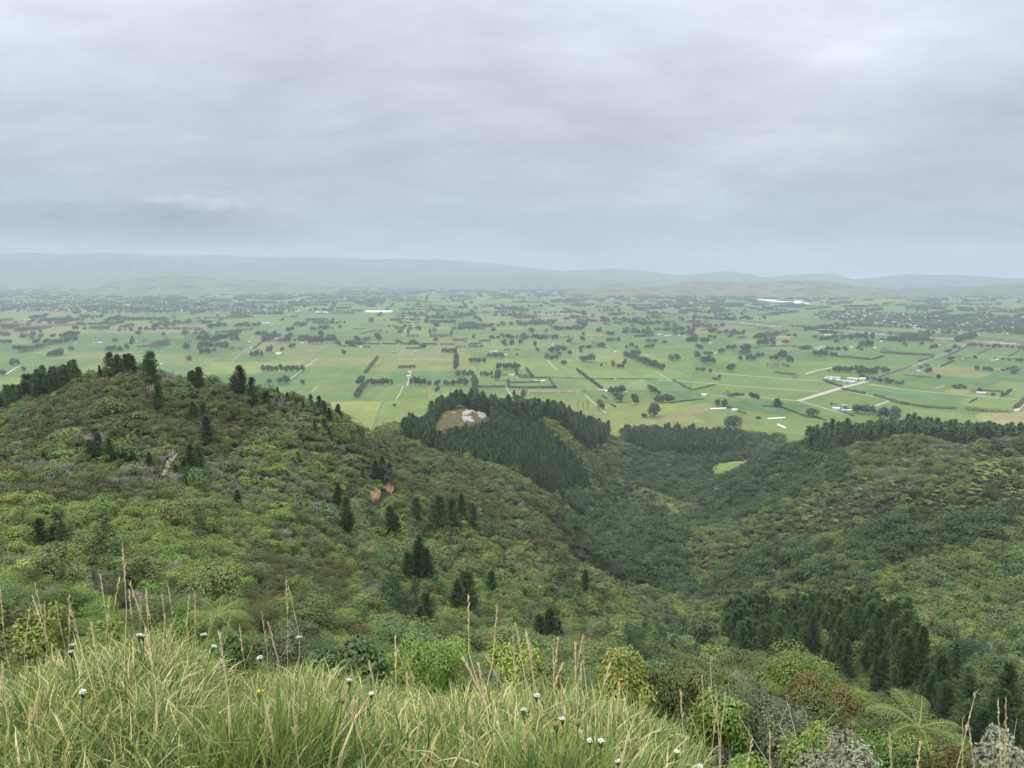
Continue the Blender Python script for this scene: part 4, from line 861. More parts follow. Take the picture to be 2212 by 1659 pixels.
SINGLES = {
 2: "15,820,40,35m 100,735,45,40m 160,732,55,30m 235,730,50,55m 610,735,35,30m 530,780,55,40m 365,745,45,25m 460,750,70,30m 1055,762,45,42m 1105,757,35,40m 1160,750,35,35r 1255,768,28,38m 1180,712,38,38m 1240,677,25,25m 1330,675,25,25m 1190,637,38,36m 985,670,38,30m 1045,632,40,32r 610,635,40,35m 780,648,40,28m 410,650,28,28m 435,692,16,45m 575,692,16,42m 715,706,16,52m 960,837,35,30m 1000,842,40,40m 1035,842,45,38m 765,780,45,28b 795,778,35,26b 1018,985,55,70m 130,1018,65,65m 572,1020,32,36m 625,1020,48,36m 675,1020,45,38m 725,1022,40,40m 768,1022,40,55m 805,1022,45,50m 625,1060,38,35m 345,1152,30,18m 1120,1106,35,55c 1182,1108,45,68m 1575,1070,40,30b 1365,805,55,40m 1405,802,50,45m 1440,800,50,40m 1480,822,30,35m 1550,810,25,32m 1560,782,40,25m 1605,780,45,26m 1415,828,25,28m 1335,850,38,40r 1372,852,40,35r 1400,850,30,34m 1445,882,50,28m 1580,865,50,40m 1615,865,60,55m 1560,855,40,30m 1685,896,22,25m 1710,888,30,25b 1760,903,25,48r 1800,908,35,32m 1825,908,30,30m 1838,885,30,38m 1480,746,32,35m 1560,731,38,32m 1568,698,26,28m 1690,772,60,32m 1730,694,40,30m 1760,694,35,28m 1840,686,32,33m 1675,673,40,32r 1605,606,25,16m 1705,606,30,20m 1460,598,60,25m 1830,610,40,16m 1885,610,40,20m 1850,780,30,25m 1885,772,35,32m 1915,790,25,35m 1890,825,40,38m 1925,826,45,40m 1985,775,40,24m 2015,775,45,28m 1990,742,45,28m 2035,740,45,26m 2095,748,40,24r 2110,640,50,30r 2160,645,60,35r 2135,856,45,38m 2170,856,45,45m 1998,1050,40,40m 2030,1072,50,48m 2055,1080,30,30m 2045,1130,40,45m 2075,1130,45,50m 2105,1130,45,58m 2138,1128,40,48m 2030,1226,85,92m 1966,1226,40,30m 1900,1146,58,75m 1788,1126,68,64m 1750,1075,50,48m 1785,1078,45,55m 1820,1078,60,65m 1675,1173,45,62r 1690,1172,25,45m 245,680,45,30b 295,685,30,20b 1510,755,60,25b 1640,760,60,28b 1690,715,18,18b 985,716,25,14m 1018,714,20,18m 1100,755,30,15r 910,770,25,20r 1270,800,28,28m 1140,825,12,18m 660,520,60,20r 870,528,75,26m 500,495,70,20m 845,488,50,20m 555,588,50,28m 455,598,45,18m 870,585,25,25m 340,640,25,12m 310,640,25,14m 360,655,25,25m 385,655,20,20m",
 1: "100,616,30,16m 195,612,50,18m 380,601,45,25m 415,602,40,28m 445,600,40,36m 555,582,50,25m 600,591,20,12m 690,599,40,14m 770,590,38,32m 1130,582,30,18m 20,702,40,32m 45,700,30,28m 220,697,38,32m 262,680,24,24m 215,723,45,10r 620,712,25,12b 97,788,30,30m 130,790,45,36m 170,788,40,30m 440,738,45,40m 470,735,50,48m 80,890,35,48r 112,888,38,42r 152,926,26,30r 22,955,45,42m 750,737,40,28r 860,745,30,48r 895,690,40,30m 460,792,38,32r 940,737,40,22b 1325,735,50,35m 1370,738,45,32m 1405,737,40,30m 1465,782,42,52r 1505,730,40,32m 1535,728,40,40m 1210,792,50,48r 1290,792,25,48r 1310,815,40,32m 1345,815,45,38m 1387,797,32,24r 1510,802,55,42b 1560,803,50,38b 1370,648,50,32m 1420,645,60,40m 1455,640,35,30m 1735,805,28,40r 1760,803,32,48r 1830,797,25,28m 1850,742,30,42m 1868,742,34,60m 1785,690,16,28c 1890,775,40,30r 1905,768,28,26m 2005,750,45,52m 2040,750,45,62m 2075,748,50,52m 2080,702,40,40m 2125,740,45,45m 2160,742,45,55m 2030,661,50,26m 1925,632,40,24m 1955,630,40,22m 2085,618,40,22m 2150,620,40,26m 1960,1010,32,30m 1815,1006,40,40m 1848,1008,50,55m 1745,1003,40,30r 1225,858,34,36r 700,800,45,40r 740,795,45,38r 780,798,40,36r 820,790,35,45m 850,760,25,40m 1715,725,30,30b 1740,740,40,35b 1800,745,50,35b 1820,740,30,30m 1830,600,30,18m 245,540,90,28m 1655,530,60,30m 1700,525,60,25m 1560,540,40,22m 1630,650,40,14b 1550,640,50,16b 1310,605,70,14r 700,450,110,20m 1130,450,40,18m",
 3: "95,925,30,28m 125,926,28,26m 140,925,20,25r 178,936,25,28r 210,978,55,16m 238,977,22,32m 315,927,52,52m 130,878,50,50m 165,880,50,58m 195,876,40,40m 95,848,45,56m 250,813,45,36m 150,820,40,26m 180,822,36,26m 295,783,35,28m 330,785,42,32m 105,782,55,32m 175,717,30,28m 205,718,30,26m 310,706,60,20r 388,695,25,22b 135,640,50,24m 65,668,55,26m 500,762,45,48m 540,764,50,58m 580,762,45,50m 585,727,40,30m 665,748,45,26m 690,700,35,20m 725,702,35,22m 855,712,38,22m 380,815,40,28m 418,816,45,32m 420,858,30,40m 440,860,30,48m 465,858,25,35m 373,858,30,34m 485,836,40,34m 515,836,30,30m 570,852,40,30m 610,856,45,42m 640,850,50,60m 660,845,30,55m 685,872,34,48m 708,872,26,40m 678,899,36,20m 770,787,40,24m 805,800,60,44m 860,832,40,48m 895,832,45,50m 925,830,30,40m 960,832,35,34r 985,830,30,30r 1000,745,35,35r 1040,722,45,36m 1085,724,50,42m 1130,722,55,50m 1180,724,50,52m 1225,722,40,46m 1160,772,40,44m 1195,773,45,52m 1225,770,35,40m 1290,730,40,22m 1340,730,45,24m 1450,710,40,30m 1490,710,40,34m 1440,766,30,30r 1550,759,32,24m 1760,782,36,32m 1790,780,25,20r 1720,804,50,24m 1695,852,45,26b 1740,854,45,28m 1795,852,45,28b 1845,855,45,26b 1890,847,28,26m 1595,940,45,40m 1580,891,42,14m 1548,904,36,14m 1660,977,38,32m 1905,919,34,30r 1955,924,30,30r 1985,926,40,30r 2155,941,50,34r 2195,867,32,28m 1130,935,50,48r 1160,922,35,35m 1300,932,50,38m 1265,920,40,30m 1330,930,35,24m 1160,975,40,28m 1190,980,40,25m 1235,990,45,30m 1280,1002,45,36m 1320,1005,45,38m 1355,1006,40,30m 1390,1012,40,26m 1425,1008,30,22m 225,1152,38,46m 268,1162,44,54m 612,1157,65,54c 838,1222,85,56m 322,1312,112,96m 490,1236,36,20m 1130,1200,70,58m 1180,1205,65,62m 1230,1200,50,48m 1300,1240,90,82m 1365,1246,90,92m 1370,1278,40,38m 1500,1250,60,38m 1765,1036,60,24m 1800,1038,40,30m 1830,1038,30,18m 1885,1062,45,26b 1920,1060,45,28m 965,1142,20,16m 990,1150,30,18b 1045,1165,35,20b 1060,1182,35,24m 730,972,40,36b 298,1078,35,28b 265,1085,30,22b 945,928,16,14m 1010,792,40,26m 1050,794,40,28m 935,790,40,25m 970,790,35,24m 2010,1085,30,22m 1300,800,40,28b 1340,803,45,26b 1385,815,40,22b 1430,818,45,24b 1480,822,40,22b 1280,1238,30,34b 1215,1225,30,30b 1245,1226,35,34b 1270,1228,28,28b 90,540,30,20r 190,540,40,22m 290,545,50,22m 330,590,45,22m 400,545,50,22m 1160,795,30,22r 1140,785,30,30m 915,855,14,10r 35,650,30,22r",
}
import re
for z, s in SINGLES.items():
    for t in s.split():
        m_ = re.match(r'([\d,]+)([a-z])', t); x, y, w, h = map(float, m_.group(1).split(',')); plain_tree(z, x, y, w, h, m_.group(2), None)
ROWS = [(2, 740, 928, 745, 855, 5, 34, 60, 'm'), (2, 652, 808, 700, 812, 3, 22, 36, 'm'), (2, 705, 815, 750, 816, 3, 24, 42, 'm'), (2, 822, 873, 938, 873, 4, 34, 38, 'm'), (2, 998, 914, 1158, 914, 7, 32, 42, 'm'),
        (2, 745, 961, 858, 961, 7, 22, 44, 'r'), (2, 900, 960, 982, 960, 4, 26, 34, 'r'), (2, 165, 1018, 330, 1018, 8, 28, 46, 'm'), (2, 442, 1020, 552, 1020, 5, 30, 52, 'm'), (2, 866, 1092, 858, 995, 5, 48, 62, 'm'), (2, 92, 1106, 150, 1025, 6, 40, 38, 'm'),
        (2, 1838, 834, 2095, 928, 10, 48, 46, 'm'), (2, 1215, 1074, 1515, 1072, 15, 22, 18, 'b'), (2, 1517, 1172, 1612, 1173, 3, 12, 54, 'p'), (2, 1905, 706, 2025, 700, 5, 28, 18, 'm'), (2, 1930, 632, 2065, 625, 6, 28, 26, 'm'), (2, 1720, 736, 1812, 732, 5, 26, 28, 'm'),
        (1, 1690, 931, 1972, 928, 10, 38, 44, 'm'), (1, 1620, 832, 1708, 832, 4, 28, 42, 'r'), (1, 1140, 757, 1245, 757, 8, 14, 34, 'p'), (1, 1190, 722, 1295, 722, 8, 16, 42, 'p'), (1, 1312, 718, 1362, 718, 5, 12, 42, 'p'),
        (3, 435, 1088, 497, 1110, 5, 24, 28, 'c'), (3, 290, 1092, 398, 1084, 7, 22, 22, 'm'), (3, 975, 930, 1100, 933, 7, 34, 38, 'm'), (3, 1140, 945, 1252, 947, 7, 30, 44, 'm'), (3, 2070, 1098, 2125, 1062, 4, 26, 30, 'm'), (3, 540, 905, 625, 905, 8, 12, 38, 'p'), (3, 635, 890, 660, 890, 3, 14, 24, 'p')]
for r_ in ROWS: tree_row(*r_, "trees in a planted row")

# ------------------------------------------------------------------ hedges
def hedge_mesh(name, P, w, h, mat, seed, gap=0.0):
    r = np.random.default_rng(seed); P = resample(P, 4); n = len(P); per = 34 if n < 120 else 20
    d = np.gradient(P, axis=0); d /= np.linalg.norm(d, axis=1, keepdims=True) + 1e-9; nr = np.stack([-d[:, 1], d[:, 0]], 1)
    hv = h * (.8 + .4 * fbm(np.arange(n) / 6., np.zeros(n) + seed, 3, seed)); keep = np.ones(n, bool) if gap == 0 else fbm(np.arange(n) / 5. + 40, np.zeros(n) + seed, 2, seed + 1) > gap
    k = np.repeat(np.nonzero(keep)[0], per); m = len(k); u = r.uniform(-1, 1, m); v = r.uniform(0, 1, m) ** .6
    Q = np.zeros((m, 3)); Q[:, :2] = P[k] + nr[k] * (u * w / 2)[:, None] + d[k] * r.uniform(-2.4, 2.4, (m, 1)); Q[:, 2] = v * hv[k]
    N = np.zeros((m, 3)); N[:, :2] = nr[k] * u[:, None]; N[:, 2] = .3 + v
    c = min(1.5, .45 + .12 * h + .25 * w / 3)
    V, F, T = leaf_faces(Q, N, 2.3 * c, 1.35 * c, (1 + r.normal(0, .18, (m, 1))) * np.ones((1, 3)), r, 0, .5); V[:, 2] = np.maximum(V[:, 2], 0)
    c0 = P.mean(0); V[:, :2] -= c0
    return mesh(name, V, F, [mat], T), (c0[0], c0[1], 0)
HEDGES = [  # picture, points, height in picture rows, width m, material
 (2, [(425, 703), (500, 704)], 16, 5, 'm'), (2, [(575, 706), (700, 706)], 20, 6, 'm'), (2, [(725, 733), (813, 732)], 20, 5, 'm'), (2, [(0, 765), (97, 766)], 7, 4, 'm'), (2, [(105, 750), (250, 752)], 9, 4, 'm'), (2, [(270, 751), (350, 752)], 9, 4, 'm'),
 (2, [(385, 753), (505, 754)], 16, 6, 'm'), (2, [(550, 753), (618, 754)], 11, 4, 'm'), (2, [(650, 754), (728, 754)], 8, 4, 'm'), (2, [(825, 770), (885, 770)], 7, 4, 'm'), (2, [(835, 749), (900, 749)], 8, 4, 'm'), (2, [(895, 733), (962, 732)], 9, 4, 'm'),
 (2, [(822, 758), (878, 758)], 6, 3, 'm'), (2, [(1390, 658), (1482, 658)], 22, 6, 'm'), (2, [(1310, 706), (1390, 706)], 14, 6, 'm'), (2, [(425, 780), (510, 780)], 9, 4, 'm'), (2, [(975, 969), (1012, 970)], 8, 4, 'm'), (2, [(1155, 969), (1238, 970)], 10, 4, 'm'),
 (2, [(1245, 970), (1326, 971)], 9, 4, 'm'), (2, [(1350, 973), (1412, 973)], 6, 3, 'm'), (2, [(1430, 973), (1503, 974)], 6, 3, 'm'), (2, [(1515, 974), (1650, 976)], 5, 3, 'b'), (2, [(1665, 976), (1760, 977)], 6, 3, 'b'), (2, [(1790, 977), (1840, 978)], 7, 3, 'b'), (2, [(1860, 978), (1940, 979)], 6, 3, 'b'), (2, [(1965, 980), (2045, 982)], 7, 3, 'b'),
 (2, [(1128, 910), (1140, 950)], 12, 4, 'm'), (2, [(1198, 912), (1236, 960)], 12, 4, 'm'), (2, [(1345, 968), (1386, 1034)], 8, 4, 'b'), (2, [(1527, 920), (1690, 1040)], 12, 4, 'm'), (2, [(1080, 985), (1086, 1030)], 10, 4, 'm'), (2, [(1090, 1001), (1282, 999)], 8, 3, 'm'), (2, [(1100, 1036), (1390, 1036)], 13, 4, 'm'), (2, [(890, 1031), (1052, 1031)], 12, 4, 'm'),
 (2, [(622, 1100), (850, 1103), (1112, 1106)], 4, 2.5, 'm'), (2, [(1155, 953), (1243, 953)], 6, 3, 'm'), (2, [(375, 906), (475, 903)], 16, 5, 'm'), (2, [(155, 938), (233, 838)], 14, 6, 'm'), (2, [(1690, 1085), (1722, 1106)], 5, 3, 'm'), (2, [(1752, 1142), (1776, 1158)], 6, 4, 'm'), (2, [(1045, 952), (1130, 952)], 6, 3, 'm'),
 (2, [(2150, 1130), (2230, 1118)], 5, 3, 'm'), (2, [(2150, 985), (2225, 1020)], 5, 4, 'b'), (2, [(140, 770), (180, 772)], 8, 4, 'm'), (2, [(1040, 788), (1090, 790)], 7, 3, 'm'), (2, [(1125, 788), (1160, 787)], 6, 3, 'm'), (2, [(1270, 590), (1300, 605), (1350, 625), (1370, 640)], 9, 9, 'b'), (2, [(80, 655), (150, 653)], 5, 5, 'm'), (2, [(120, 685), (225, 662)], 5, 3, 'b'),
 (1, [(130, 812), (210, 788), (300, 762), (430, 725)], 26, 13, 'm'), (1, [(-60, 662), (100, 650), (250, 640), (420, 632), (560, 625), (790, 610)], 12, 26, 'b'), (1, [(650, 650), (750, 622)], 8, 8, 'm'), (1, [(1130, 655), (1310, 655)], 14, 16, 'b'), (1, [(1070, 625), (1240, 612)], 12, 14, 'm'), (1, [(1000, 640), (1050, 600)], 6, 8, 'b'), (1, [(1320, 580), (1480, 585), (1640, 575)], 10, 14, 'b'),
 (1, [(900, 770), (1100, 750)], 8, 8, 'b'), (1, [(780, 640), (860, 645)], 14, 18, 'b'), (1, [(260, 600), (350, 600)], 14, 16, 'b'), (1, [(1440, 670), (1640, 655)], 8, 8, 'b'), (1, [(1640, 780), (1700, 735), (1780, 665)], 5, 5, 'm'),
 (3, [(990, 832), (1110, 842), (1220, 852)], 9, 4, 'm'), (3, [(1230, 850), (1300, 830)], 9, 4, 'm'), (3, [(1672, 897), (1756, 860)], 7, 4, 'm'), (3, [(528, 1154), (640, 1160), (720, 1190), (790, 1217)], 6, 3, 'm'), (3, [(850, 1222), (922, 1243)], 6, 3, 'm'), (3, [(-10, 1122), (130, 1107)], 6, 3, 'm'), (3, [(80, 1044), (210, 1014)], 6, 5, 'b'), (3, [(-10, 1018), (60, 1046)], 6, 5, 'b'),
 (3, [(2070, 922), (2160, 900)], 8, 5, 'm'), (3, [(280, 1152), (350, 1180), (405, 1200)], 5, 3, 'm'), (3, [(570, 762), (680, 764), (780, 768)], 6, 4, 'b'), (3, [(1865, 1126), (1905, 1102)], 5, 3, 'm'), (3, [(918, 992), (960, 1008), (1022, 1028)], 14, 9, 'b'), (3, [(1040, 1048), (1100, 1058), (1172, 1072)], 13, 8, 'b'),
 (3, [(1245, 1085), (1330, 1112), (1450, 1142)], 12, 8, 'b'), (3, [(1460, 1142), (1600, 1162), (1760, 1170)], 9, 6, 'b'), (3, [(1840, 1175), (1950, 1185), (2100, 1198), (2212, 1224), (2300, 1240)], 12, 8, 'b'), (3, [(1280, 808), (1400, 815), (1620, 828)], 14, 10, 'b'), (3, [(2160, 1165), (2230, 1100)], 14, 9, 'b'), (3, [(1950, 1052), (2070, 1062)], 9, 6, 'b'),
 (3, [(360, 710), (408, 708)], 9, 5, 'm'), (3, [(120, 662), (218, 648)], 5, 4, 'm'), (3, [(360, 770), (490, 776)], 5, 5, 'b'), (3, [(1020, 630), (1220, 632)], 12, 22, 'm'), (3, [(355, 512), (480, 516)], 6, 10, 'm'), (3, [(490, 533), (625, 530)], 8, 14, 'm'), (3, [(870, 665), (1030, 680)], 8, 10, 'm'), (3, [(1720, 825), (1850, 762)], 4, 3, 'm'), (3, [(1915, 815), (2025, 765)], 4, 3, 'b'), (3, [(2115, 828), (2212, 778)], 4, 3, 'b'), (3, [(1530, 862), (1625, 835)], 6, 5, 'b'), (3, [(1270, 965), (1480, 895)], 4, 4, 'b'), (3, [(600, 935), (720, 950)], 9, 14, 'b'), (3, [(1430, 950), (1600, 968)], 5, 4, 'b'), (3, [(2090, 845), (2212, 852)], 6, 5, 'b'), (3, [(1025, 1190), (1110, 1218)], 5, 3, 'm')]
for i, (z, P, hp, w, t) in enumerate(HEDGES):
    W_ = plain_line(z, P); wd = project(np.array([*W_[0], 0.]))[2]; h = min(max(hp / 3 * wd / FPX * 1.12, 2.0), 17)
    me, c0 = hedge_mesh("hedge", W_, w, h, M['hedge' if t == 'm' else 'brownhedge'], 900 + i)
    L = sum(np.linalg.norm(np.subtract(b, a)) for a, b in zip(W_[:-1], W_[1:]))
    o = obj("hedge", me, loc=c0)
    register(o, f"{'long' if L > 260 else 'short' if L < 110 else 'straight'} {'dark green' if t == 'm' else 'ragged brown'} {'tall hedge' if h > 7 else 'hedge'}", 'hedge', None, c0)
for i, (off, dens, y0, y1) in enumerate(((-17, .30, 0, 9), (17, .30, 0, 9))):     # brown willows along both river banks
    P = [np.array(p) for p in plain_line(3, RIVER)]; dd = P[-1] - P[0]; nn = np.array([-dd[1], dd[0]]) / np.linalg.norm(dd)
    me, c0 = hedge_mesh("riverside_willows", [p + nn * off * 4.2 for p in P], 95, 9, M['brownhedge'], 990 + i, gap=.33)
    o = obj("riverside_willows", me, loc=c0); tag(o, ("near" if i == 0 else "far") + " bank band of brown leafless willows along the braided river", 'willows', kind='stuff')

# ------------------------------------------------------------------ houses and sheds of the plain
WALLS = {'w': plain_mat("white_weatherboard", (.62, .62, .60), .7, .5, .06), 'g': plain_mat("grey_cladding", (.42, .42, .41), .7, .5, .1), 'b': plain_mat("brick_wall", (.33, .22, .16), .85, .8, .2)}
ROOFS = {'w': plain_mat("white_iron_roof", (.58, .59, .60), .45, .2, .05), 'g': plain_mat("grey_iron_roof", (.34, .36, .38), .5, .2, .1), 'r': plain_mat("rust_red_roof", (.36, .15, .10), .6, .2, .15), 'd': plain_mat("dark_roof", (.13, .135, .145), .6, .2, .1), 't': plain_mat("green_roof", (.19, .27, .22), .6, .2, .1)}
GLASSM = plain_mat("window_glass", (.05, .06, .075), .1, .5, .05, .6)
def roof_mesh(L, W, h, over, rise, mat, flat=False):
    a, b = L / 2 + over, W / 2 + over; t = .25; V = []; 
    for z in (h, h + t): V += [(-a, -b, z), (-a, 0, z + rise), (-a, b, z), (a, -b, z), (a, 0, z + rise), (a, b, z)]
    F = [(0, 3, 4, 1), (1, 4, 5, 2), (6, 7, 10, 9), (7, 8, 11, 10), (0, 6, 9, 3), (2, 5, 11, 8), (0, 1, 7, 6), (1, 2, 8, 7), (3, 9, 10, 4), (4, 10, 11, 5)]
    return mesh("roof", np.array(V, float), F, [mat])
def wall_mesh(L, W, h, rise, mat):
    a, b = L / 2, W / 2
    V = [(-a, -b, 0), (a, -b, 0), (a, b, 0), (-a, b, 0), (-a, -b, h), (a, -b, h), (a, b, h), (-a, b, h), (-a, 0, h + rise * .93), (a, 0, h + rise * .93)]
    return mesh("wall", np.array(V, float), [(3, 2, 1, 0), (0, 1, 5, 4), (2, 3, 7, 6), (1, 2, 6, 9, 5), (3, 0, 4, 8, 7)], [mat])
def building(name, desc, cat, loc, L, W, h, rz, wall, roof, windows=3, door=True, group=None, marks=None):
    root = obj(name, None, loc=loc, rot=(0, 0, rz)); rise = W * .24
    obj("wall", wall_mesh(L, W, h, rise, WALLS[wall]), root); obj("roof", roof_mesh(L, W, h, .5, rise, ROOFS[roof]), root)
    for i in range(windows):
        b = MB(); x = -L / 2 + L * (i + .6) / (windows + .4); b.box((x, -W / 2 - .03, h * .56), (min(1.8, L / windows * .5), .1, h * .36)); obj("window", b.build("window", [GLASSM]), root)
    if door:
        b = MB(); x = L / 2 - L * .12; b.box((x, -W / 2 - .04, h * .36), (1.2 if name == 'farmhouse' else min(3.5, L * .25), .1, h * .7)); obj("door", b.build("door", [ROOFS['d']]), root)
    if name == 'farmhouse':
        b = MB(); b.box((-L * .2, .6, h + rise + .35), (.7, .7, 1.6)); obj("chimney", b.build("chimney", [WALLS['b']]), root)
    register(root, desc, cat, group, (loc[0], loc[1], 2), marks)
    return root
BUILD = [  # picture, x, y, picture width, kind, wall, roof
 (2, 1688, 1054, 34, 'f', 'w', 'g'), (2, 1718, 1058, 20, 'f', 'w', 'w'), (2, 1835, 1068, 22, 's', 'w', 'w'), (2, 1306, 994, 26, 's', 'w', 'w'), (2, 1232, 994, 30, 'f', 'g', 'd'), (2, 1262, 993, 22, 'f', 'g', 'g'), (2, 1090, 955, 18, 'f', 'w', 'g'), (2, 1110, 958, 14, 's', 'w', 'w'), (2, 1065, 824, 18, 's', 'w', 'w'), (2, 970, 805, 26, 's', 'g', 'g'), (2, 1000, 803, 24, 's', 'w', 'w'),
 (2, 580, 1036, 14, 'f', 'w', 'r'), (2, 435, 964, 7, 's', 'w', 'w'), (2, 446, 938, 6, 's', 'w', 'w'), (2, 130, 772, 14, 's', 'w', 'w'), (2, 1047, 788, 12, 's', 'w', 'w'), (2, 1720, 770, 14, 's', 'w', 'w'), (2, 1775, 804, 9, 's', 'w', 'w'), (2, 1735, 779, 16, 'f', 'w', 'g'), (2, 1758, 779, 14, 'f', 'w', 'd'), (2, 1628, 720, 16, 'f', 'w', 'r'), (2, 2058, 690, 18, 'f', 'w', 'w'), (2, 2075, 690, 14, 's', 'w', 'g'), (2, 2105, 698, 16, 's', 'w', 'w'), (2, 2130, 697, 16, 's', 'w', 'w'), (2, 2190, 698, 14, 'f', 'w', 'w'), (2, 418, 668, 10, 's', 'w', 'w'), (2, 330, 805, 14, 's', 'g', 'g'), (2, 350, 807, 14, 's', 'g', 'd'), (2, 480, 806, 18, 's', 'g', 'g'), (2, 295, 824, 18, 's', 'g', 'g'), (2, 335, 584, 24, 's', 'w', 'w'), (2, 530, 500, 16, 's', 'w', 'w'), (2, 105, 500, 20, 's', 'w', 'w'), (2, 1325, 585, 8, 's', 'w', 'w'), (2, 910, 570, 6, 's', 'w', 'w'), (2, 1755, 460, 20, 's', 'w', 'w'), (2, 1710, 515, 30, 's', 'w', 'g'), (2, 770, 772, 22, 'f', 'b', 'r'),
 (1, 1805, 818, 34, 's', 'w', 'w'), (1, 1705, 618, 26, 's', 'w', 'w'), (1, 1735, 617, 26, 's', 'w', 'w'), (1, 1765, 620, 18, 'f', 'w', 'g'), (1, 1920, 538, 18, 's', 'w', 'w'), (1, 1940, 536, 18, 's', 'w', 'w'), (1, 2060, 547, 34, 's', 'w', 'w'), (1, 2105, 548, 34, 's', 'w', 'w'), (1, 1115, 471, 90, 's', 'w', 'w'), (1, 1890, 772, 20, 'f', 'w', 'g'), (1, 1795, 716, 16, 'f', 'w', 'w'), (1, 1815, 718, 14, 'f', 'w', 'r'), (1, 1855, 655, 14, 'f', 'w', 'w'), (1, 880, 735, 14, 'f', 'w', 'w'), (1, 615, 747, 22, 's', 'g', 'g'), (1, 650, 746, 22, 's', 'g', 'w'), (1, 495, 749, 24, 's', 'g', 'g'), (1, 1630, 777, 12, 's', 'w', 'w'), (1, 165, 595, 18, 's', 'w', 'w'), (1, 195, 595, 18, 's', 'w', 'w'), (1, 1638, 711, 14, 's', 'w', 'w'), (1, 1780, 716, 12, 'f', 'w', 'g'), (1, 1730, 718, 14, 'f', 'w', 'g'), (1, 1845, 690, 12, 'f', 'w', 'g'), (1, 1960, 745, 14, 'f', 'w', 'w'), (1, 1990, 770, 16, 's', 'g', 'g'), (1, 1825, 750, 16, 'f', 'g', 'd'), (1, 1780, 692, 14, 'f', 'w', 'r'), (1, 1610, 812, 18, 's', 'g', 't'), (1, 1042, 885, 10, 's', 'w', 'w'), (1, 1620, 740, 14, 's', 'w', 'w'),
 (3, 140, 1087, 34, 's', 'w', 'w'), (3, 338, 1184, 34, 's', 'w', 'w'), (3, 995, 1174, 40, 'f', 'w', 'w'), (3, 1045, 1186, 26, 's', 'w', 'g'), (3, 1075, 1188, 24, 's', 'w', 'w'), (3, 1045, 1155, 30, 's', 'g', 'g'), (3, 1930, 1074, 50, 'f', 'g', 'g'), (3, 1965, 1076, 20, 's', 'g', 'd'), (3, 950, 972, 40, 's', 'w', 'g'), (3, 995, 978, 44, 's', 'g', 'g'), (3, 1085, 981, 34, 's', 'w', 'w'), (3, 1120, 985, 30, 's', 'w', 'w'), (3, 1165, 982, 36, 's', 'w', 'w'), (3, 1050, 1000, 40, 's', 'g', 'g'), (3, 1095, 1004, 34, 's', 'g', 'w'), (3, 1525, 926, 14, 'f', 'w', 'g'), (3, 1535, 934, 14, 's', 'g', 'g'), (3, 1805, 847, 18, 'f', 'w', 'w'), (3, 180, 747, 16, 's', 'w', 'w'), (3, 110, 747, 12, 's', 'w', 'g'), (3, 930, 695, 20, 's', 'w', 'w'), (3, 955, 697, 18, 's', 'w', 'w'), (3, 935, 713, 18, 's', 'g', 'w'), (3, 725, 692, 14, 's', 'w', 'w'), (3, 1640, 756, 18, 's', 'w', 'w'), (3, 1668, 758, 16, 's', 'w', 'g'), (3, 1290, 735, 16, 's', 'w', 'w'), (3, 2010, 857, 20, 'f', 'w', 'g'), (3, 2035, 858, 14, 's', 'g', 'w'), (3, 1095, 773, 18, 's', 'w', 'w'), (3, 10, 720, 14, 's', 'w', 'r'), (3, 10, 700, 10, 's', 'w', 'w'), (3, 1245, 778, 14, 's', 'w', 'w'), (3, 210, 815, 14, 's', 'w', 'w'), (3, 1540, 886, 16, 's', 'g', 'g')]
for z, x, y, w, k, wl, rf in BUILD:
    p = on_plain(*ZS[z](x, y)); wd = project(p)[2]; L = min(max(w / 3 * wd / FPX, 7), 120); Wd = min(max(L * rng.uniform(.45, .7), 5.5), 22); farm = k == 'f'
    if farm: L = min(L, 30); Wd = min(Wd, 12)
    colr = {'w': 'white', 'g': 'grey', 'r': 'red', 'd': 'dark', 't': 'green'}[rf]
    building('farmhouse' if farm else 'farm_shed', f"{'long ' if L > 45 else 'small ' if L < 11 else ''}{'farmhouse' if farm else 'farm shed'} with {colr} roof", 'house' if farm else 'shed', p, L, Wd, (2.9 if farm else 4.2) * (1 if L > 10 else .8), rng.uniform(-.25, .25) + R(5 if z < 3 else -20), wl, rf, 3 if farm else 1)
def long_cover(P, w, h, label, nm, cat, mat):
    a, b = (np.array(on_plain(*Z3(*p))) for p in P) if len(P[0]) == 2 else ((np.array(on_plain(*ZS[p[0]](p[1], p[2])))) for p in P)
    L = np.linalg.norm(b - a); n = 30; m = MB(); V = []
    for i in range(n + 1):
        s = -L / 2 + L * i / n
        for k in range(6):
            an = math.pi * k / 5; V.append((s, math.cos(an) * w / 2 * (1 + .06 * math.sin(i * 2.1 + k)), math.sin(an) * h * (1 + .08 * math.sin(i * 1.3))))
    F = [(i * 6 + k, i * 6 + k + 1, (i + 1) * 6 + k + 1, (i + 1) * 6 + k) for i in range(n) for k in range(5)] + [tuple(range(5, -1, -1)), tuple(n * 6 + k for k in range(6))]
    c = (a + b) / 2
    tag(obj(nm, mesh(nm, np.array(V), F, [mat]), loc=c, rot=(0, 0, math.atan2(b[1] - a[1], b[0] - a[0]))), label, cat)
PLAS = plain_mat("white_plastic_sheet", (.8, .81, .82), .4, .3, .05, .5)
long_cover([(180, 1170), (280, 1165)], 3.4, 1.6, "long white plastic covered silage row beside the two dark trees", "silage_row", "silage row", PLAS)
long_cover([(550, 1234), (662, 1227)], 3.2, 1.5, "long white plastic covered silage row lying level on open pasture", "silage_row", "silage row", PLAS)
long_cover([(616, 1270), (668, 1294)], 3.6, 1.6, "short white plastic covered silage row lying at a slant on pasture", "silage_row", "silage row", PLAS)
long_cover([(925, 968), (1020, 982)], 9, 2.0, "long pale plastic tunnel beside the sheds at the road fork", "plastic_tunnel", "tunnel", PLAS)
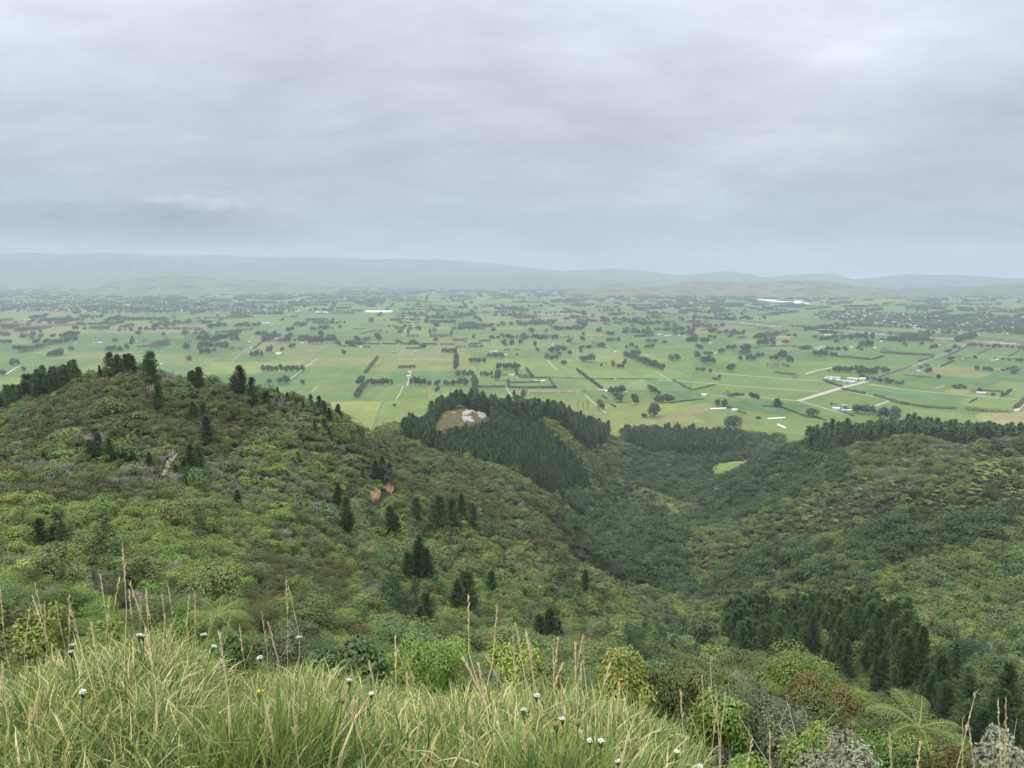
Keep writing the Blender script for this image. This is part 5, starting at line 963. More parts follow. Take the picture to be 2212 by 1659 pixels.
for k in range(3):
    long_cover([(2, 157, 533 + 4.2 * k), (2, 333 - 4 * k, 534 + 4.2 * k)], 9, 3, ["farthest", "middle", "nearest"][k] + " of the three long white greenhouse tunnels in the green field", "greenhouse", "greenhouse", PLAS)
def silo():
    p = on_plain(*Z2(1060, 527)); b = MB(); n = 14
    V = [(4 * math.cos(6.283 * k / n) * r_, 4 * math.sin(6.283 * k / n) * r_, z_) for r_, z_ in ((1, 0), (1, 13)) for k in range(n)]
    F = [(k, (k + 1) % n, n + (k + 1) % n, n + k) for k in range(n)]
    root = obj("silo", None, loc=p); obj("tank", mesh("tank", np.array(V), F, [WALLS['w']]), root)
    V = [(4.3 * math.cos(6.283 * k / n), 4.3 * math.sin(6.283 * k / n), 12.9) for k in range(n)] + [(0, 0, 16)]; obj("roof", mesh("roof", np.array(V), [(k, (k + 1) % n, n) for k in range(n)], [ROOFS['w']]), root)
    tag(root, "white cylindrical grain silo with a conical roof in the middle of the plain", "silo")
silo()

# ------------------------------------------------------------------ the two towns
def town_house(i):
    r = random.Random(50 + i); L, W, h = r.uniform(11, 18), r.uniform(8, 11), 3.0; rise = W * .25; b = MB(); a, c = L / 2, W / 2
    b.add([(-a, -c, 0), (a, -c, 0), (a, c, 0), (-a, c, 0), (-a, -c, h), (a, -c, h), (a, c, h), (-a, c, h), (-a, 0, h + rise * .9), (a, 0, h + rise * .9)], [(0, 1, 5, 4), (2, 3, 7, 6), (1, 2, 6, 9, 5), (3, 0, 4, 8, 7)], 0)
    a += .6; c += .6; b.add([(-a, -c, h), (a, -c, h), (a, 0, h + rise), (-a, 0, h + rise), (-a, c, h), (a, c, h)], [(0, 1, 2, 3), (3, 2, 5, 4)], 1)
    for k in range(3): b.box((-L / 2 + L * (k + .7) / 3.4, -W / 2 - .05, 1.7), (1.6, .1, 1.1), 0, 2)
    return b.build("town_house", [WALLS['wgwb'[i % 4]], ROOFS['wgrdgwt'[i % 7]], GLASSM])
TOWN = [town_house(i) for i in range(9)]
ROOFWORD = ['white', 'grey', 'red', 'dark', 'grey', 'white', 'green', 'white', 'grey']
TOWN_L = [(-120, 651), (150, 649), (330, 646), (470, 652), (600, 662), (650, 668), (640, 674), (480, 676), (300, 677), (150, 674), (-120, 674)]
TOWN_R = [Z3(*p) for p in [(840, 555), (1100, 540), (1500, 553), (1800, 565), (2212, 572), (2500, 580), (2500, 700), (2250, 690), (1950, 680), (1500, 650), (1250, 612), (900, 592)]]
def town_points(poly, n, r):
    xs = [p[0] for p in poly]; ys = [p[1] for p in poly]; out = []
    while len(out) < n:
        q = (r.uniform(min(xs), max(xs)), r.uniform(min(ys), max(ys)))
        if in_poly(np.array([q[0]]), np.array([q[1]]), poly)[0]: out.append(on_plain(*q))
    return np.array(out)
TOWNMARKS_L = [("the left town's left end", 20, 662), ("the left town's long roof", 372, 651), ("the left town's centre", 200, 664), ("the left town's right end", 600, 668)]
TOWNMARKS_R = [("the right town's near end", 1780, 690), ("the right town's centre", 1950, 700), ("the right town's far edge", 2180, 705)]
for poly, n, marks, nm in ((TOWN_L, 150, TOWNMARKS_L, 'left'), (TOWN_R, 140, TOWNMARKS_R, 'right')):
    r = np.random.default_rng(n)
    for p in town_points(poly, n, r):
        i = int(r.integers(0, 9)); o = obj("town_house", TOWN[i], loc=p, rot=(0, 0, r.choice([0, math.pi / 2]) + r.uniform(-.2, .2)))
        register(o, f"{ROOFWORD[i]} roofed town house", 'house', f"houses of the {nm} town", p, marks)
r = np.random.default_rng(77); P = np.concatenate([town_points(TOWN_L, 420, r), town_points(TOWN_R, 380, r)]); n = len(P)
stuff_object("town_roofs", [proto(f"town_house_{i}", m) for i, m in enumerate(TOWN)], P, r.integers(0, 9, n), np.stack([np.zeros(n), np.zeros(n), r.choice([0, 1.57], n) + r.uniform(-.2, .2, n)], 1), np.ones((n, 3)) * r.uniform(.8, 1.25, (n, 1)), "scattered small roofs of the two far towns on the plain", "town roofs")

# ------------------------------------------------------------------ the mass of far trees: field belts, groves and town trees beyond the nearer farms
def far_trees():
    r = np.random.default_rng(31); P = []; S = []; K = []
    for poly, (x, y), d in CELLS:
        if d < 2700: continue
        q = float(fbm(np.array([x / 1500. + 5]), np.array([y / 1500.]), 3, 51)[0])
        prob = np.interp(d, [2700, 4200, 6000, 14000], [.06, .5, 1.0, 1.1]) * np.interp(q, [.35, .6], [.5, 1.4])
        for a, b in zip(poly, poly[1:] + poly[:1]):
            if r.random() > prob: continue
            L = math.hypot(b[0] - a[0], b[1] - a[1]); f0 = r.uniform(0, .5); f1 = f0 + r.uniform(.2, .6); n = int(L * (min(f1, 1) - f0) / r.uniform(8, 15)); hh = r.uniform(9, 24); kk = r.choice([0, 0, 0, 1, 2])
            for i in range(n):
                if r.random() < .12: continue
                f = f0 + (min(f1, 1) - f0) * (i + .5) / n; P.append((a[0] + (b[0] - a[0]) * f + r.normal(0, 2), a[1] + (b[1] - a[1]) * f + r.normal(0, 2), 0)); S.append(hh * r.uniform(.75, 1.2)); K.append(kk)
        for rep in range(2 if r.random() < prob * 1.4 else 0):
            n = int(r.integers(2, 18)); x = x + r.uniform(-80, 80); y = y + r.uniform(-80, 80); sx, sy = r.uniform(8, 60), r.uniform(8, 30)
            for i in range(n): P.append((x + r.normal(0, sx), y + r.normal(0, sy), 0)); S.append(r.uniform(9, 24)); K.append(r.choice([0, 0, 0, 1, 2]))
    for poly, n in ((TOWN_L, 3000), (TOWN_R, 2900)):
        for p in town_points(poly, n, r): P.append((p[0], p[1], 0)); S.append(r.uniform(6, 15)); K.append(r.choice([0, 0, 1, 2, 2]))
    P = np.array(P); S = np.array(S); K = np.array(K); n = len(P)
    protos = []; i = 0
    for kind, cnt in (('m', 4), ('r', 3), ('b', 3)):
        for j in range(cnt): protos.append(proto(f"far_tree_{i:02d}", TREES[kind][j])); i += 1
    base = np.array([0, 4, 7])[K]; num = np.array([4, 3, 3])[K]; pick = base + (r.random(n) * num).astype(int)
    hs = np.array([TSIZE[k][j][1] for k, c in (('m', 4), ('r', 3), ('b', 3)) for j in range(c)])[pick]
    s = S / hs; sc = np.stack([s * r.uniform(.8, 1.3, n), s * r.uniform(.8, 1.3, n), s], 1)
    stuff_object("distant_trees", protos, P, pick, np.stack([np.zeros(n), np.zeros(n), r.uniform(0, 6.28, n)], 1), sc, "mass of far dark tree belts and groves fading into the haze across the plain", "distant trees")
    print("FARTREES", n)
far_trees()

# ------------------------------------------------------------------ smoke drifting from a burn-off
def smoke():
    p0 = on_plain(*Z3(718, 824)); w = project(p0)[2]; k = w / FPX / 3; r = random.Random(3); V = []; F = []; n = 14; m = 10
    for i in range(n):
        f = i / (n - 1); cx = (5 + 215 * f + 8 * math.sin(4 * f)) * k; cz = 1 + (8 + 52 * f ** .8) * k; rad = (3 + 17 * f) * k * (1 if i < n - 2 else .5) * (1 if i else .4)
        for j in range(m):
            a = 6.283 * j / m; q = rad * (1 + .22 * math.sin(3 * a + i * 1.7) + r.uniform(-.1, .1)); V.append((cx + r.uniform(-.1, .1) * rad, math.cos(a) * q * 1.3, cz + math.sin(a) * q))
    for i in range(n - 1):
        for j in range(m): F.append((i * m + j, i * m + (j + 1) % m, (i + 1) * m + (j + 1) % m, (i + 1) * m + j))
    F += [tuple(range(m)), tuple((n - 1) * m + j for j in range(m - 1, -1, -1))]
    mt = bpy.data.materials.new("smoke_wisp"); mt.use_nodes = True; nt = mt.node_tree; nt.nodes.clear(); out = node(nt, 'ShaderNodeOutputMaterial'); pv = node(nt, 'ShaderNodeVolumePrincipled')
    pv.inputs['Color'].default_value = (.8, .86, .95, 1); pv.inputs['Density'].default_value = .022; nt.links.new(pv.outputs[0], out.inputs['Volume'])
    tag(obj("smoke", mesh("smoke", np.array(V), F, [mt], smooth=True), loc=p0), "thin pale smoke plume drifting right from a burn off among dark trees", "smoke")
smoke()

# ------------------------------------------------------------------ bush on the slopes: the nearest shrubs one by one, the rest as masses
HILLMARKS = [("the knoll summit", 240, 765), ("the cut clay bank", 820, 1065), ("the worn footpath", 370, 1005), ("the pale rock scar", 243, 926), ("the knoll's right shoulder", 600, 845),
             ("the valley meadow", 1580, 1000), ("the green near spur", 1800, 1450), ("the dark pine gully", 1750, 1380), ("the rocky bald knoll", 1000, 893), ("the big tree fern", 1980, 1560), ("the glossy rounded bush", 940, 1400), ("the yellowing bush", 1350, 1420),
             ("the grassy crest", 350, 1400), ("the gorse filled gully", 600, 1280), ("the silver leaved bush", 1830, 1620), ("the grey green bush", 1640, 1500), ("the saddle behind the knoll", 760, 900), ("the lone dark pine", 925, 1340), ("the left picture edge", 0, 1250)]
near = []
for s, b in BUSH.items():
    if s == 'fern': continue
    for i in range(len(b)):
        x, y, z, d, px, py = b[i]
        if d < 75 and -60 < px < 2270 and py < 1800: near.append((d, s, i))
near.sort(); near = near[:255]
NEARSET = {}
for d, s, i in near: NEARSET.setdefault(s, set()).add(i)
STEMS = [stems_mesh("stems", 500 + i, 5, .8, 1.5, .05, M['bark']) for i in range(3)]
SHRUBS = []
FRONT_SPOTS = [(*at_dist(1985, 1578, 22)[:2], 1.7), (*at_dist(1818, 1572, 19)[:2], .9), (*at_dist(470, 1330, 18)[:2], 1.2)]                                            # filled by the hand placed bushes
def clear_of_front(x, y): return all(math.hypot(x - a, y - b) > r_ for a, b, r_ in FRONT_SPOTS)

BARK2 = M['twig']
FRONT = [ # px, py of the top, picture width, distance, material, leaf, leaves, description, trunk mat
 (775, 1368, 190, 15, 'broad_dark', .12, 6500, "deep green glossy leaved bush", 'bark'), (942, 1366, 160, 14.5, 'bright', .055, 11000, "glossy rounded bright green bush", 'twig'), (872, 1376, 120, 16.5, 'bright', .06, 8000, "bright green small leaved bush", 'twig'),
 (1110, 1384, 170, 14.5, 'bright', .085, 7500, "yellow green broad leaved bush", 'bark'), (1170, 1425, 120, 12.5, 'mid', .05, 7500, "mid green twiggy bush", 'twig'), (1050, 1440, 110, 12.5, 'grey', .045, 4500, "grey green open twiggy bush", 'twig'),
 (1345, 1392, 130, 13.0, 'broad', .075, 7500, "pale green bush with yellowing leaves", 'bark'), (1425, 1425, 110, 14, 'mid', .055, 6500, "mid green shrub with grey stems", 'twig'), (1500, 1432, 95, 14.5, 'mid', .055, 4500, "dense mid green shrub", 'bark'),
 (1560, 1455, 120, 10.5, 'mid', .045, 6500, "dull green shrub", 'twig'), (1645, 1462, 190, 9.8, 'grey', .038, 12000, "grey green fine leaved bush", 'twig'), (1560, 1500, 110, 9.0, 'broad', .05, 5500, "yellow green shrub with pale stems", 'twig'), (1700, 1520, 120, 9.2, 'grey', .04, 6500, "soft grey green drooping bush", 'twig'),
 (1742, 1448, 75, 17, 'bronze', .07, 3600, "orange brown upright shrub", 'bark'), (1775, 1490, 130, 15, 'gorse', .06, 5000, "brown green spreading shrub", 'bark'), (1825, 1475, 60, 17, 'bronze', .05, 2200, "rust leaved small shrub", 'bark'),
 (1835, 1588, 170, 7.2, 'silver', .042, 7500, "silver leaved bush", 'twig'), (1760, 1560, 120, 8.2, 'broad', .05, 5000, "fresh green leafy shrub", 'twig'), (1985, 1612, 110, 8.5, 'broad_dark', .045, 4500, "dark olive shrub", 'bark'), (2080, 1600, 150, 8.2, 'bronze', .03, 6500, "reddish fine leaved shrub", 'bark'),
 (2185, 1580, 110, 7.5, 'silver', .05, 3800, "pale silver green shrub", 'twig'), (1900, 1575, 120, 9.5, 'broad', .05, 4800, "light green low shrub", 'bark'), (1290, 1500, 170, 8.6, 'bright', .055, 5200, "low bright green leafy shrub", 'bark'), (1400, 1560, 130, 6.8, 'broad', .05, 3800, "low light green shrub", 'bark'), (1500, 1600, 120, 6.4, 'mid', .045, 3800, "low tangled green shrub", 'twig'), (1620, 1620, 120, 6.2, 'bright', .045, 3600, "low pale green leafy shrub", 'bark'),
 (1000, 1470, 110, 11, 'broad_dark', .07, 3800, "dark leafy shrub", 'twig'), (850, 1450, 130, 10.5, 'mid', .05, 4200, "yellowish green low shrub", 'bark'), (610, 1345, 130, 15, 'grey', .05, 5200, "grey green round bush", 'twig'), (700, 1395, 110, 12, 'broad_dark', .06, 4200, "dark green low bush", 'bark'),
 (500, 1350, 130, 16, 'mid', .06, 4500, "mid green feathery bush", 'bark'), (215, 1340, 210, 13, 'broad', .075, 7000, "light green bush with pale twigs", 'twig'), (60, 1310, 200, 15, 'broad', .09, 6500, "bright yellow green leafy bush", 'bark'), (370, 1335, 190, 17, 'broad', .08, 6500, "fresh green leafy bush", 'bark')]
for k, (px, py, wp, d, mt, leaf, n, desc, tm) in enumerate(FRONT):
    top = at_dist(px, py, d); gz = float(ground(top[0], top[1])); wd = project(top)[2]; H = max(top[2] - gz, .7); wp *= 1.3 if px > 1240 else 1.1; W = wp * wd / FPX
    lobes = int(rng.integers(12, 22))
    yel = (.07, (2.0, 1.25, .6), .4) if 'yellowing' in desc else None
    me = crown_mesh("crown", 700 + k, n, W * .42, min(H * .34, W * .42), lobes, min(W, H) * .2, leaf, M[mt], .5, spread=.24, lobe_tint=.16, jitter=.55, extra=yel, base=.3)
    w0, h0 = size_of(me); root = obj("front_bush", None, loc=(top[0], top[1], gz)); ch = min(H * .74, W * .95); sz = ch / h0
    obj("crown", me, root, loc=(0, 0, H - ch), scale=(W / w0, W / w0, sz))
    obj("stems", stems_mesh("stems", 740 + k, 7, W * .3, H - ch * .45, (.005 + .005 * H), M[tm], 5), root)
    register(root, desc, 'bush', None, top - np.array([0, 0, H * .3]), HILLMARKS); FRONT_SPOTS.append((top[0], top[1], W * .42))
for s in SPECIES:
    b = BUSH[s]; n = len(b)
    if n == 0: continue
    pick = lod_pick(b[:, 3], rng); scl = scale_for(s, b[:, 3], rng); rot = np.zeros((n, 3)); rot[:, 2] = rng.uniform(0, 6.283, n)
    rot[:, :2] = rng.normal(0, .10, (n, 2)); indiv = NEARSET.get(s, set()); keep = np.ones(n, bool)
    for i in range(n):
        if b[i, 3] < 24 and not clear_of_front(b[i, 0], b[i, 1]): keep[i] = False; continue
        if i in indiv:
            keep[i] = False; nm, desc = NAMES[s]; root = obj(nm, None, loc=b[i, :3], rot=rot[i])
            me = PROTO[s][pick[i]]; obj("crown" if s != 'dead' else "twigs", me, root, scale=scl[i])
            if s != 'dead': obj("stems", STEMS[i % 3], root, scale=scl[i])
            register(root, ('small ' if scl[i].mean() < .45 else '') + desc, 'shrub', None, b[i, :3] + np.array([0, 0, 1]), HILLMARKS)
    lift = 1.5 * scl[keep] * (0 if s != 'fern' else 1); P = b[keep, :3].copy(); P[:, 2] += lift[:, 2] - (0 if s == 'fern' else .25)
    stuff_object({'broad': 'broadleaf_scrub', 'manuka': 'olive_scrub', 'grey': 'grey_scrub', 'dark': 'dark_forest', 'mid': 'green_forest', 'gorse': 'gorse_scrub', 'fern': 'fern_undergrowth', 'cone': 'young_conifer_scrub', 'dead': 'dead_scrub'}[s],
                 [proto(f"{s}_{k:02d}", me) for k, me in enumerate(PROTO[s])], P, pick[keep], rot[keep], scl[keep], f"countless {NAMES[s][1]}s covering the slopes of the range", "bush cover")

# ------------------------------------------------------------------ pines
PINE = [pine_mesh("crown", 600 + i, 12, (3.0, 3.4, 2.6, 3.2, 2.9, 2.4)[i], 22, 8, 8, 5, .55, M['pine'], shape=(.7, .55, .8, .6, .65, .75)[i], width=.10) for i in range(6)]
PSIZE = [size_of(m) for m in PINE]; PTRUNK = [trunk_mesh("trunk", 11.5, .2, M['bark'], seed=640 + i) for i in range(3)]
n_pine = 0
def pine(p, H, W=None, desc=None):
    global n_pine
    i = int(rng.integers(0, 6)); pw, ph = PSIZE[i]; k = H / ph; kw = k * rng.uniform(.8, 1.15) if W is None else W / pw
    root = obj("pine_tree", None, loc=p, rot=(rng.normal(0, .03), rng.normal(0, .03), rng.uniform(0, 6.28)))
    obj("crown", PINE[i], root, scale=(kw, kw, k)); obj("trunk", PTRUNK[i % 3], root, scale=(k, k, k))
    register(root, (('tall ' if H > 11 else 'small ' if H < 6 else '') + 'dark green pine') if desc is None else desc, 'pine tree', None, (p[0], p[1], p[2] + H * .5), HILLMARKS); n_pine += 1
PINES = "175,762,800 190,757,802 205,752,800 220,750,797 238,752,797 255,755,794 272,754,790 288,757,790 300,760,786 318,765,800 330,757,836 343,825,888 405,775,802 420,768,802 440,770,806 455,768,806 470,772,808 490,776,811 515,778,814 410,800,834 430,797,836 505,808,852 520,798,852 545,812,872 575,843,880 420,865,912 440,868,906 590,812,838 600,818,850 620,828,852 640,842,862 655,848,868 670,848,882 690,853,892 700,862,902 712,878,916 550,788,812 538,786,813 450,898,967 415,955,1032 432,960,1032 398,985,1032 382,998,1032 300,922,958 284,935,978 215,930,992 240,942,994 195,945,992 100,968,1008 325,975,1026 515,1053,1102 140,1120,1192 92,1110,1188 115,1125,1190 405,1032,1066 784,1010,1047 825,983,1037 812,992,1037 842,995,1038 745,1068,1152 755,1100,1157 730,1040,1092 845,1088,1157 858,1108,1162 898,1068,1127 950,1063,1162 975,1073,1142 1000,1063,1122 1022,1083,1142 935,1085,1150 900,1158,1268 880,1188,1262 922,1178,1272 925,1272,1372 905,1300,1372 990,1248,1332 1010,1228,1322 1060,1228,1292 1185,1308,1402 1262,1228,1278 1352,1263,1292 1205,1330,1405 1165,1320,1400 700,900,935 730,870,905 745,868,900 680,905,940 770,880,910 790,885,912 815,890,915 760,925,960".split()
for t in PINES:
    x, yt, yb = map(float, t.split(',')); g_ = on_ground(x, yb + 3, 20)
    if g_ is None: g_ = on_ground(x, yb + 18, 20)
    if g_ is None or math.hypot(g_[0], g_[1]) > 640: continue
    sky_ = yt < 800 and yb - yt < 60; H = (yb - yt) * project(g_)[2] / FPX * (1.3 if sky_ else 1.1)
    pine(g_ - np.array([0, 0, .3]), min(max(H, 3), 24), H * rng.uniform(.62, .85) if sky_ else H * rng.uniform(.5, .68))
    for e in range(2 if sky_ else 0):
        q = g_[:2] + rng.normal(0, 2.6, 2); pine(np.array([q[0], q[1], float(ground(q[0], q[1])) - .3]), min(max(H * rng.uniform(.5, 1.05), 3), 12))
g_ = GULLY_PINES[np.argsort(GULLY_PINES[:, 3])]; vis = (g_[:, 4] > -40) & (g_[:, 4] < 2260); g_ = g_[vis]
for row in g_[:150]: pine(row[:3], float(np.clip(rng.normal(8.5, 2.2), 4, 13)))
rest = g_[150:]; P = PINES_FAR; n = len(P)
PLANT = [pine_mesh("plantation_pine", 660 + i, 13, 2.7, 16, 7, 5, 3, .95, M['plantation'], width=.17, shape=.7) for i in range(5)]
k = np.interp(P[:, 3], [300, 450, 600, 690, 720, 950], [.58, .54, .54, .64, 1.2, 1.05]) * np.clip(rng.normal(1, .2, n), .5, 1.5)
stuff_object("pine_plantation", [proto(f"plantation_{i}", m) for i, m in enumerate(PLANT)], P[:, :3], rng.integers(0, 5, n), np.stack([np.zeros(n), np.zeros(n), rng.uniform(0, 6.28, n)], 1), np.stack([k, k, k * rng.uniform(.9, 1.15, n)], 1), "dense dark green planted pine forest on the ridges around the rocky knoll", "pine forest")
if len(rest):
    n = len(rest); k = rng.uniform(.6, 1.05, n)
    stuff_object("gully_pines", [proto(f"gully_{i}", m) for i, m in enumerate(PINE)], rest[:, :3], rng.integers(0, 6, n), np.stack([np.zeros(n), np.zeros(n), rng.uniform(0, 6.28, n)], 1), np.stack([k, k, k], 1), "dark pines crowding the far part of the gully below the green spur", "pine forest")
print("PINES", n_pine, len(P), len(rest))

# ------------------------------------------------------------------ tree ferns close by
def big_fern(px, py, d, L, fronds, seed, label, rise, arch):
    c = at_dist(px, py, d); gz = float(ground(c[0], c[1])); root = obj("tree_fern", None, loc=(c[0], c[1], gz)); h = max(c[2] - gz, .5)
    me = fern_crown("fronds", seed, fronds, L, 17, True, M['fern'], rise, arch); obj("fronds", me, root, loc=(0, 0, h), rot=(R(14), 0, 0))
    obj("trunk", trunk_mesh("trunk", h, .11, M['bark'], seed=seed), root); tag(root, label, "tree fern"); FRONT_SPOTS.append((c[0], c[1], 1.0))
big_fern(1985, 1572, 22, 1.45, 7, 801, "large tree fern with spreading pale green fronds on the near spur", .85, .7)
big_fern(1818, 1572, 19, .75, 6, 802, "small tree fern with arching fronds left of the large tree fern", .8, .95)
big_fern(470, 1330, 18, 1.0, 8, 803, "tree fern with drooping fronds just behind the grassy crest", .6, .7)

# ------------------------------------------------------------------ bare rock, clay bank, paths
def patch(name, poly, dmin, dmax, mat, height, cell, label=None, cat=None, kind=None, lift=.15, seed=0):
    pp = [on_ground(x, y, dmin) for x, y in poly]; pp = [p for p in pp if p is not None and math.hypot(p[0], p[1]) < dmax]
    xs = [p[0] for p in pp]; ys = [p[1] for p in pp]; X, Y = np.meshgrid(np.arange(min(xs) - 3, max(xs) + 3, cell), np.arange(min(ys) - 3, max(ys) + 3, cell)); H = ground(X, Y)
    px, py, w = project(np.stack([X, Y, H], -1)); e = fbm(X / (cell * 4) + seed, Y / (cell * 4), 3, seed); ins = in_poly(px, py, poly)
    c = (np.mean([p[0] for p in poly]), np.mean([p[1] for p in poly])); q = [(c[0] + (a - c[0]) * .8, c[1] + (b - c[1]) * .8) for a, b in poly]
    inner = in_poly(px, py, q); ins &= inner | (e > .48)
    Zs = H + lift + height * (np.abs(2 * fbm(X / (cell * 3) + 7 + seed, Y / (cell * 3), 4, seed + 5) - 1) * 1.3 + .2 * rng.random(X.shape)) * np.where(inner, 1, .35)
    n1, n2 = X.shape; idx = np.arange(n1 * n2).reshape(n1, n2); F = np.stack([idx[:-1, :-1], idx[:-1, 1:], idx[1:, 1:], idx[1:, :-1]], -1).reshape(-1, 4)
    m = ins.ravel(); F = F[m[F].sum(1) >= 3]
    if len(F) == 0: return
    Zs = np.where(ins, Zs, H - .5); V = np.stack([X, Y, Zs], -1).reshape(-1, 3); used = np.unique(F); re_ = np.zeros(len(V), int); re_[used] = np.arange(len(used))
    o = obj(name, mesh(name, V[used], re_[F], [mat], tint=np.ones((len(used), 3)))); tag(o, label, cat, kind=kind)
ROCK = plain_mat("grey_weathered_rock", (.30, .295, .28), .9, .9, .7); CLAY = plain_mat("orange_clay_and_rock", (.27, .18, .105), .95, .4, .45); SAND = plain_mat("sandy_path", (.30, .25, .16), .95, .6, .25)
z5 = lambda L: [(737.3 + x / 3, 877.8 + y / 3) for x, y in L]
patch("rock_outcrop", z5([(775, 50), (790, 38), (850, 25), (870, 40), (840, 52), (785, 62)]), 500, 760, ROCK, 3.0, .9, "upper pale grey rock ledge on the bald knoll", "rock outcrop", seed=1)
patch("rock_outcrop", z5([(765, 70), (800, 66), (860, 78), (868, 104), (785, 102)]), 500, 760, ROCK, 3.4, .9, "lower left pale grey rock slab on the bald knoll", "rock outcrop", seed=2)
patch("rock_outcrop", z5([(866, 42), (900, 45), (948, 66), (935, 94), (900, 84), (880, 62)]), 500, 760, ROCK, 3.4, .9, "broken grey rock face at the right of the bald knoll", "rock outcrop", seed=3)
patch("footpath", z5([(705, 40), (740, 36), (756, 46), (730, 46)]), 500, 760, SAND, .2, 1.0, kind='structure', seed=4)
patch("footpath", z5([(672, 52), (684, 52), (676, 110), (650, 180), (640, 178), (664, 110)]), 480, 760, plain_mat("worn_grass", (.19, .17, .07), .95, .6, .3), .2, 1.2, kind='structure', seed=8)
patch("clay_bank", [(785, 1086), (789, 1064), (812, 1056), (826, 1060), (823, 1078), (800, 1088)], 150, 340, CLAY, 1.6, .6, "orange clay cut bank above the gully pines", "clay bank", seed=5)
patch("clay_bank", [(824, 1052), (842, 1041), (858, 1045), (855, 1064), (838, 1070)], 150, 340, CLAY, 1.4, .6, "smaller pale topped clay face beside the cut bank", "clay bank", seed=6)
patch("footpath", [(858, 1042), (866, 1044), (876, 1058), (874, 1072), (866, 1074), (866, 1060)], 150, 360, SAND, .15, .6, kind='structure', seed=7)
patch("footpath", [(346, 1026), (358, 995), (392, 968), (402, 966), (376, 1000), (364, 1030)], 130, 240, SAND, .15, .6, kind='structure', seed=9)
patch("rock_outcrop", [(228, 922), (240, 918), (252, 926), (258, 934), (248, 936), (236, 930)], 150, 300, ROCK, 1.0, .6, "small pale rock scar on the brown face of the knoll", "rock outcrop", lift=.5, seed=10)
snag = on_ground(1546, 1078, 500)
if snag is not None: tag(obj("dead_tree", stems_mesh("dead_tree", 77, 5, 3.0, 11, .35, plain_mat("bleached_wood", (.5, .48, .45), .9, 2, .2), 5), loc=snag), "bleached white dead tree standing in the dark bush above the valley", "dead tree")

# ------------------------------------------------------------------ cattle in the valley meadow
def cow_mesh():
    me = bpy.data.meshes.new("cow")
    V = [(0, 0, 1.05), (.55, 0, 1.1), (-.55, 0, 1.1), (.95, 0, 1.25), (1.35, 0, 1.15), (1.62, 0, .98), (.5, .22, .75), (.5, .24, .38), (.52, .24, .02), (.5, -.22, .75), (.5, -.24, .38), (.52, -.24, .02),
         (-.6, .24, .8), (-.66, .25, .42), (-.6, .25, .02), (-.6, -.24, .8), (-.66, -.25, .42), (-.6, -.25, .02), (-.85, 0, 1.15), (-.95, 0, .6), (1.22, .2, 1.22), (1.22, -.2, 1.22)]
    E = [(0, 1), (0, 2), (1, 3), (3, 4), (4, 5), (1, 6), (6, 7), (7, 8), (1, 9), (9, 10), (10, 11), (2, 12), (12, 13), (13, 14), (2, 15), (15, 16), (16, 17), (2, 18), (18, 19), (4, 20), (4, 21)]
    me.from_pydata(V, E, []); me.update(); o = bpy.data.objects.new("cow", me); sk = o.modifiers.new("skin", 'SKIN'); o.modifiers.new("sub", 'SUBSURF')
    rad = [.40, .38, .38, .22, .17, .11, .15, .085, .07, .15, .085, .07, .18, .09, .07, .18, .09, .07, .1, .03, .05, .05]
    for v, q in zip(me.skin_vertices[0].data if me.skin_vertices else [], rad): v.radius = (q, q)
    return o
cow0 = cow_mesh(); COWM = [plain_mat("black_hide", (.03, .028, .026), .8, 2, .2), plain_mat("brown_hide", (.11, .06, .035), .8, 2, .2)]
for i, (x, y) in enumerate([(240, 352), (254, 351), (266, 351), (290, 350), (312, 348), (331, 346), (226, 352), (218, 404), (221, 394), (212, 410), (275, 351)]):
    g_ = on_ground(1474.7 + x / 3, 877.8 + y / 3, 700)
    if g_ is None: continue
    o = cow0.copy(); o.data = cow0.data.copy(); COL.objects.link(o); o.location = g_; o.rotation_euler = (0, 0, rng.uniform(0, 6.28)); o.data.materials.clear(); o.data.materials.append(COWM[i % 2])
    register(o, f"{'black' if i % 2 == 0 else 'brown'} cow grazing", 'cow', "cattle in the valley meadow", g_, [("the far fence of the meadow", 1565, 992), ("the near corner of the meadow", 1548, 1010)])

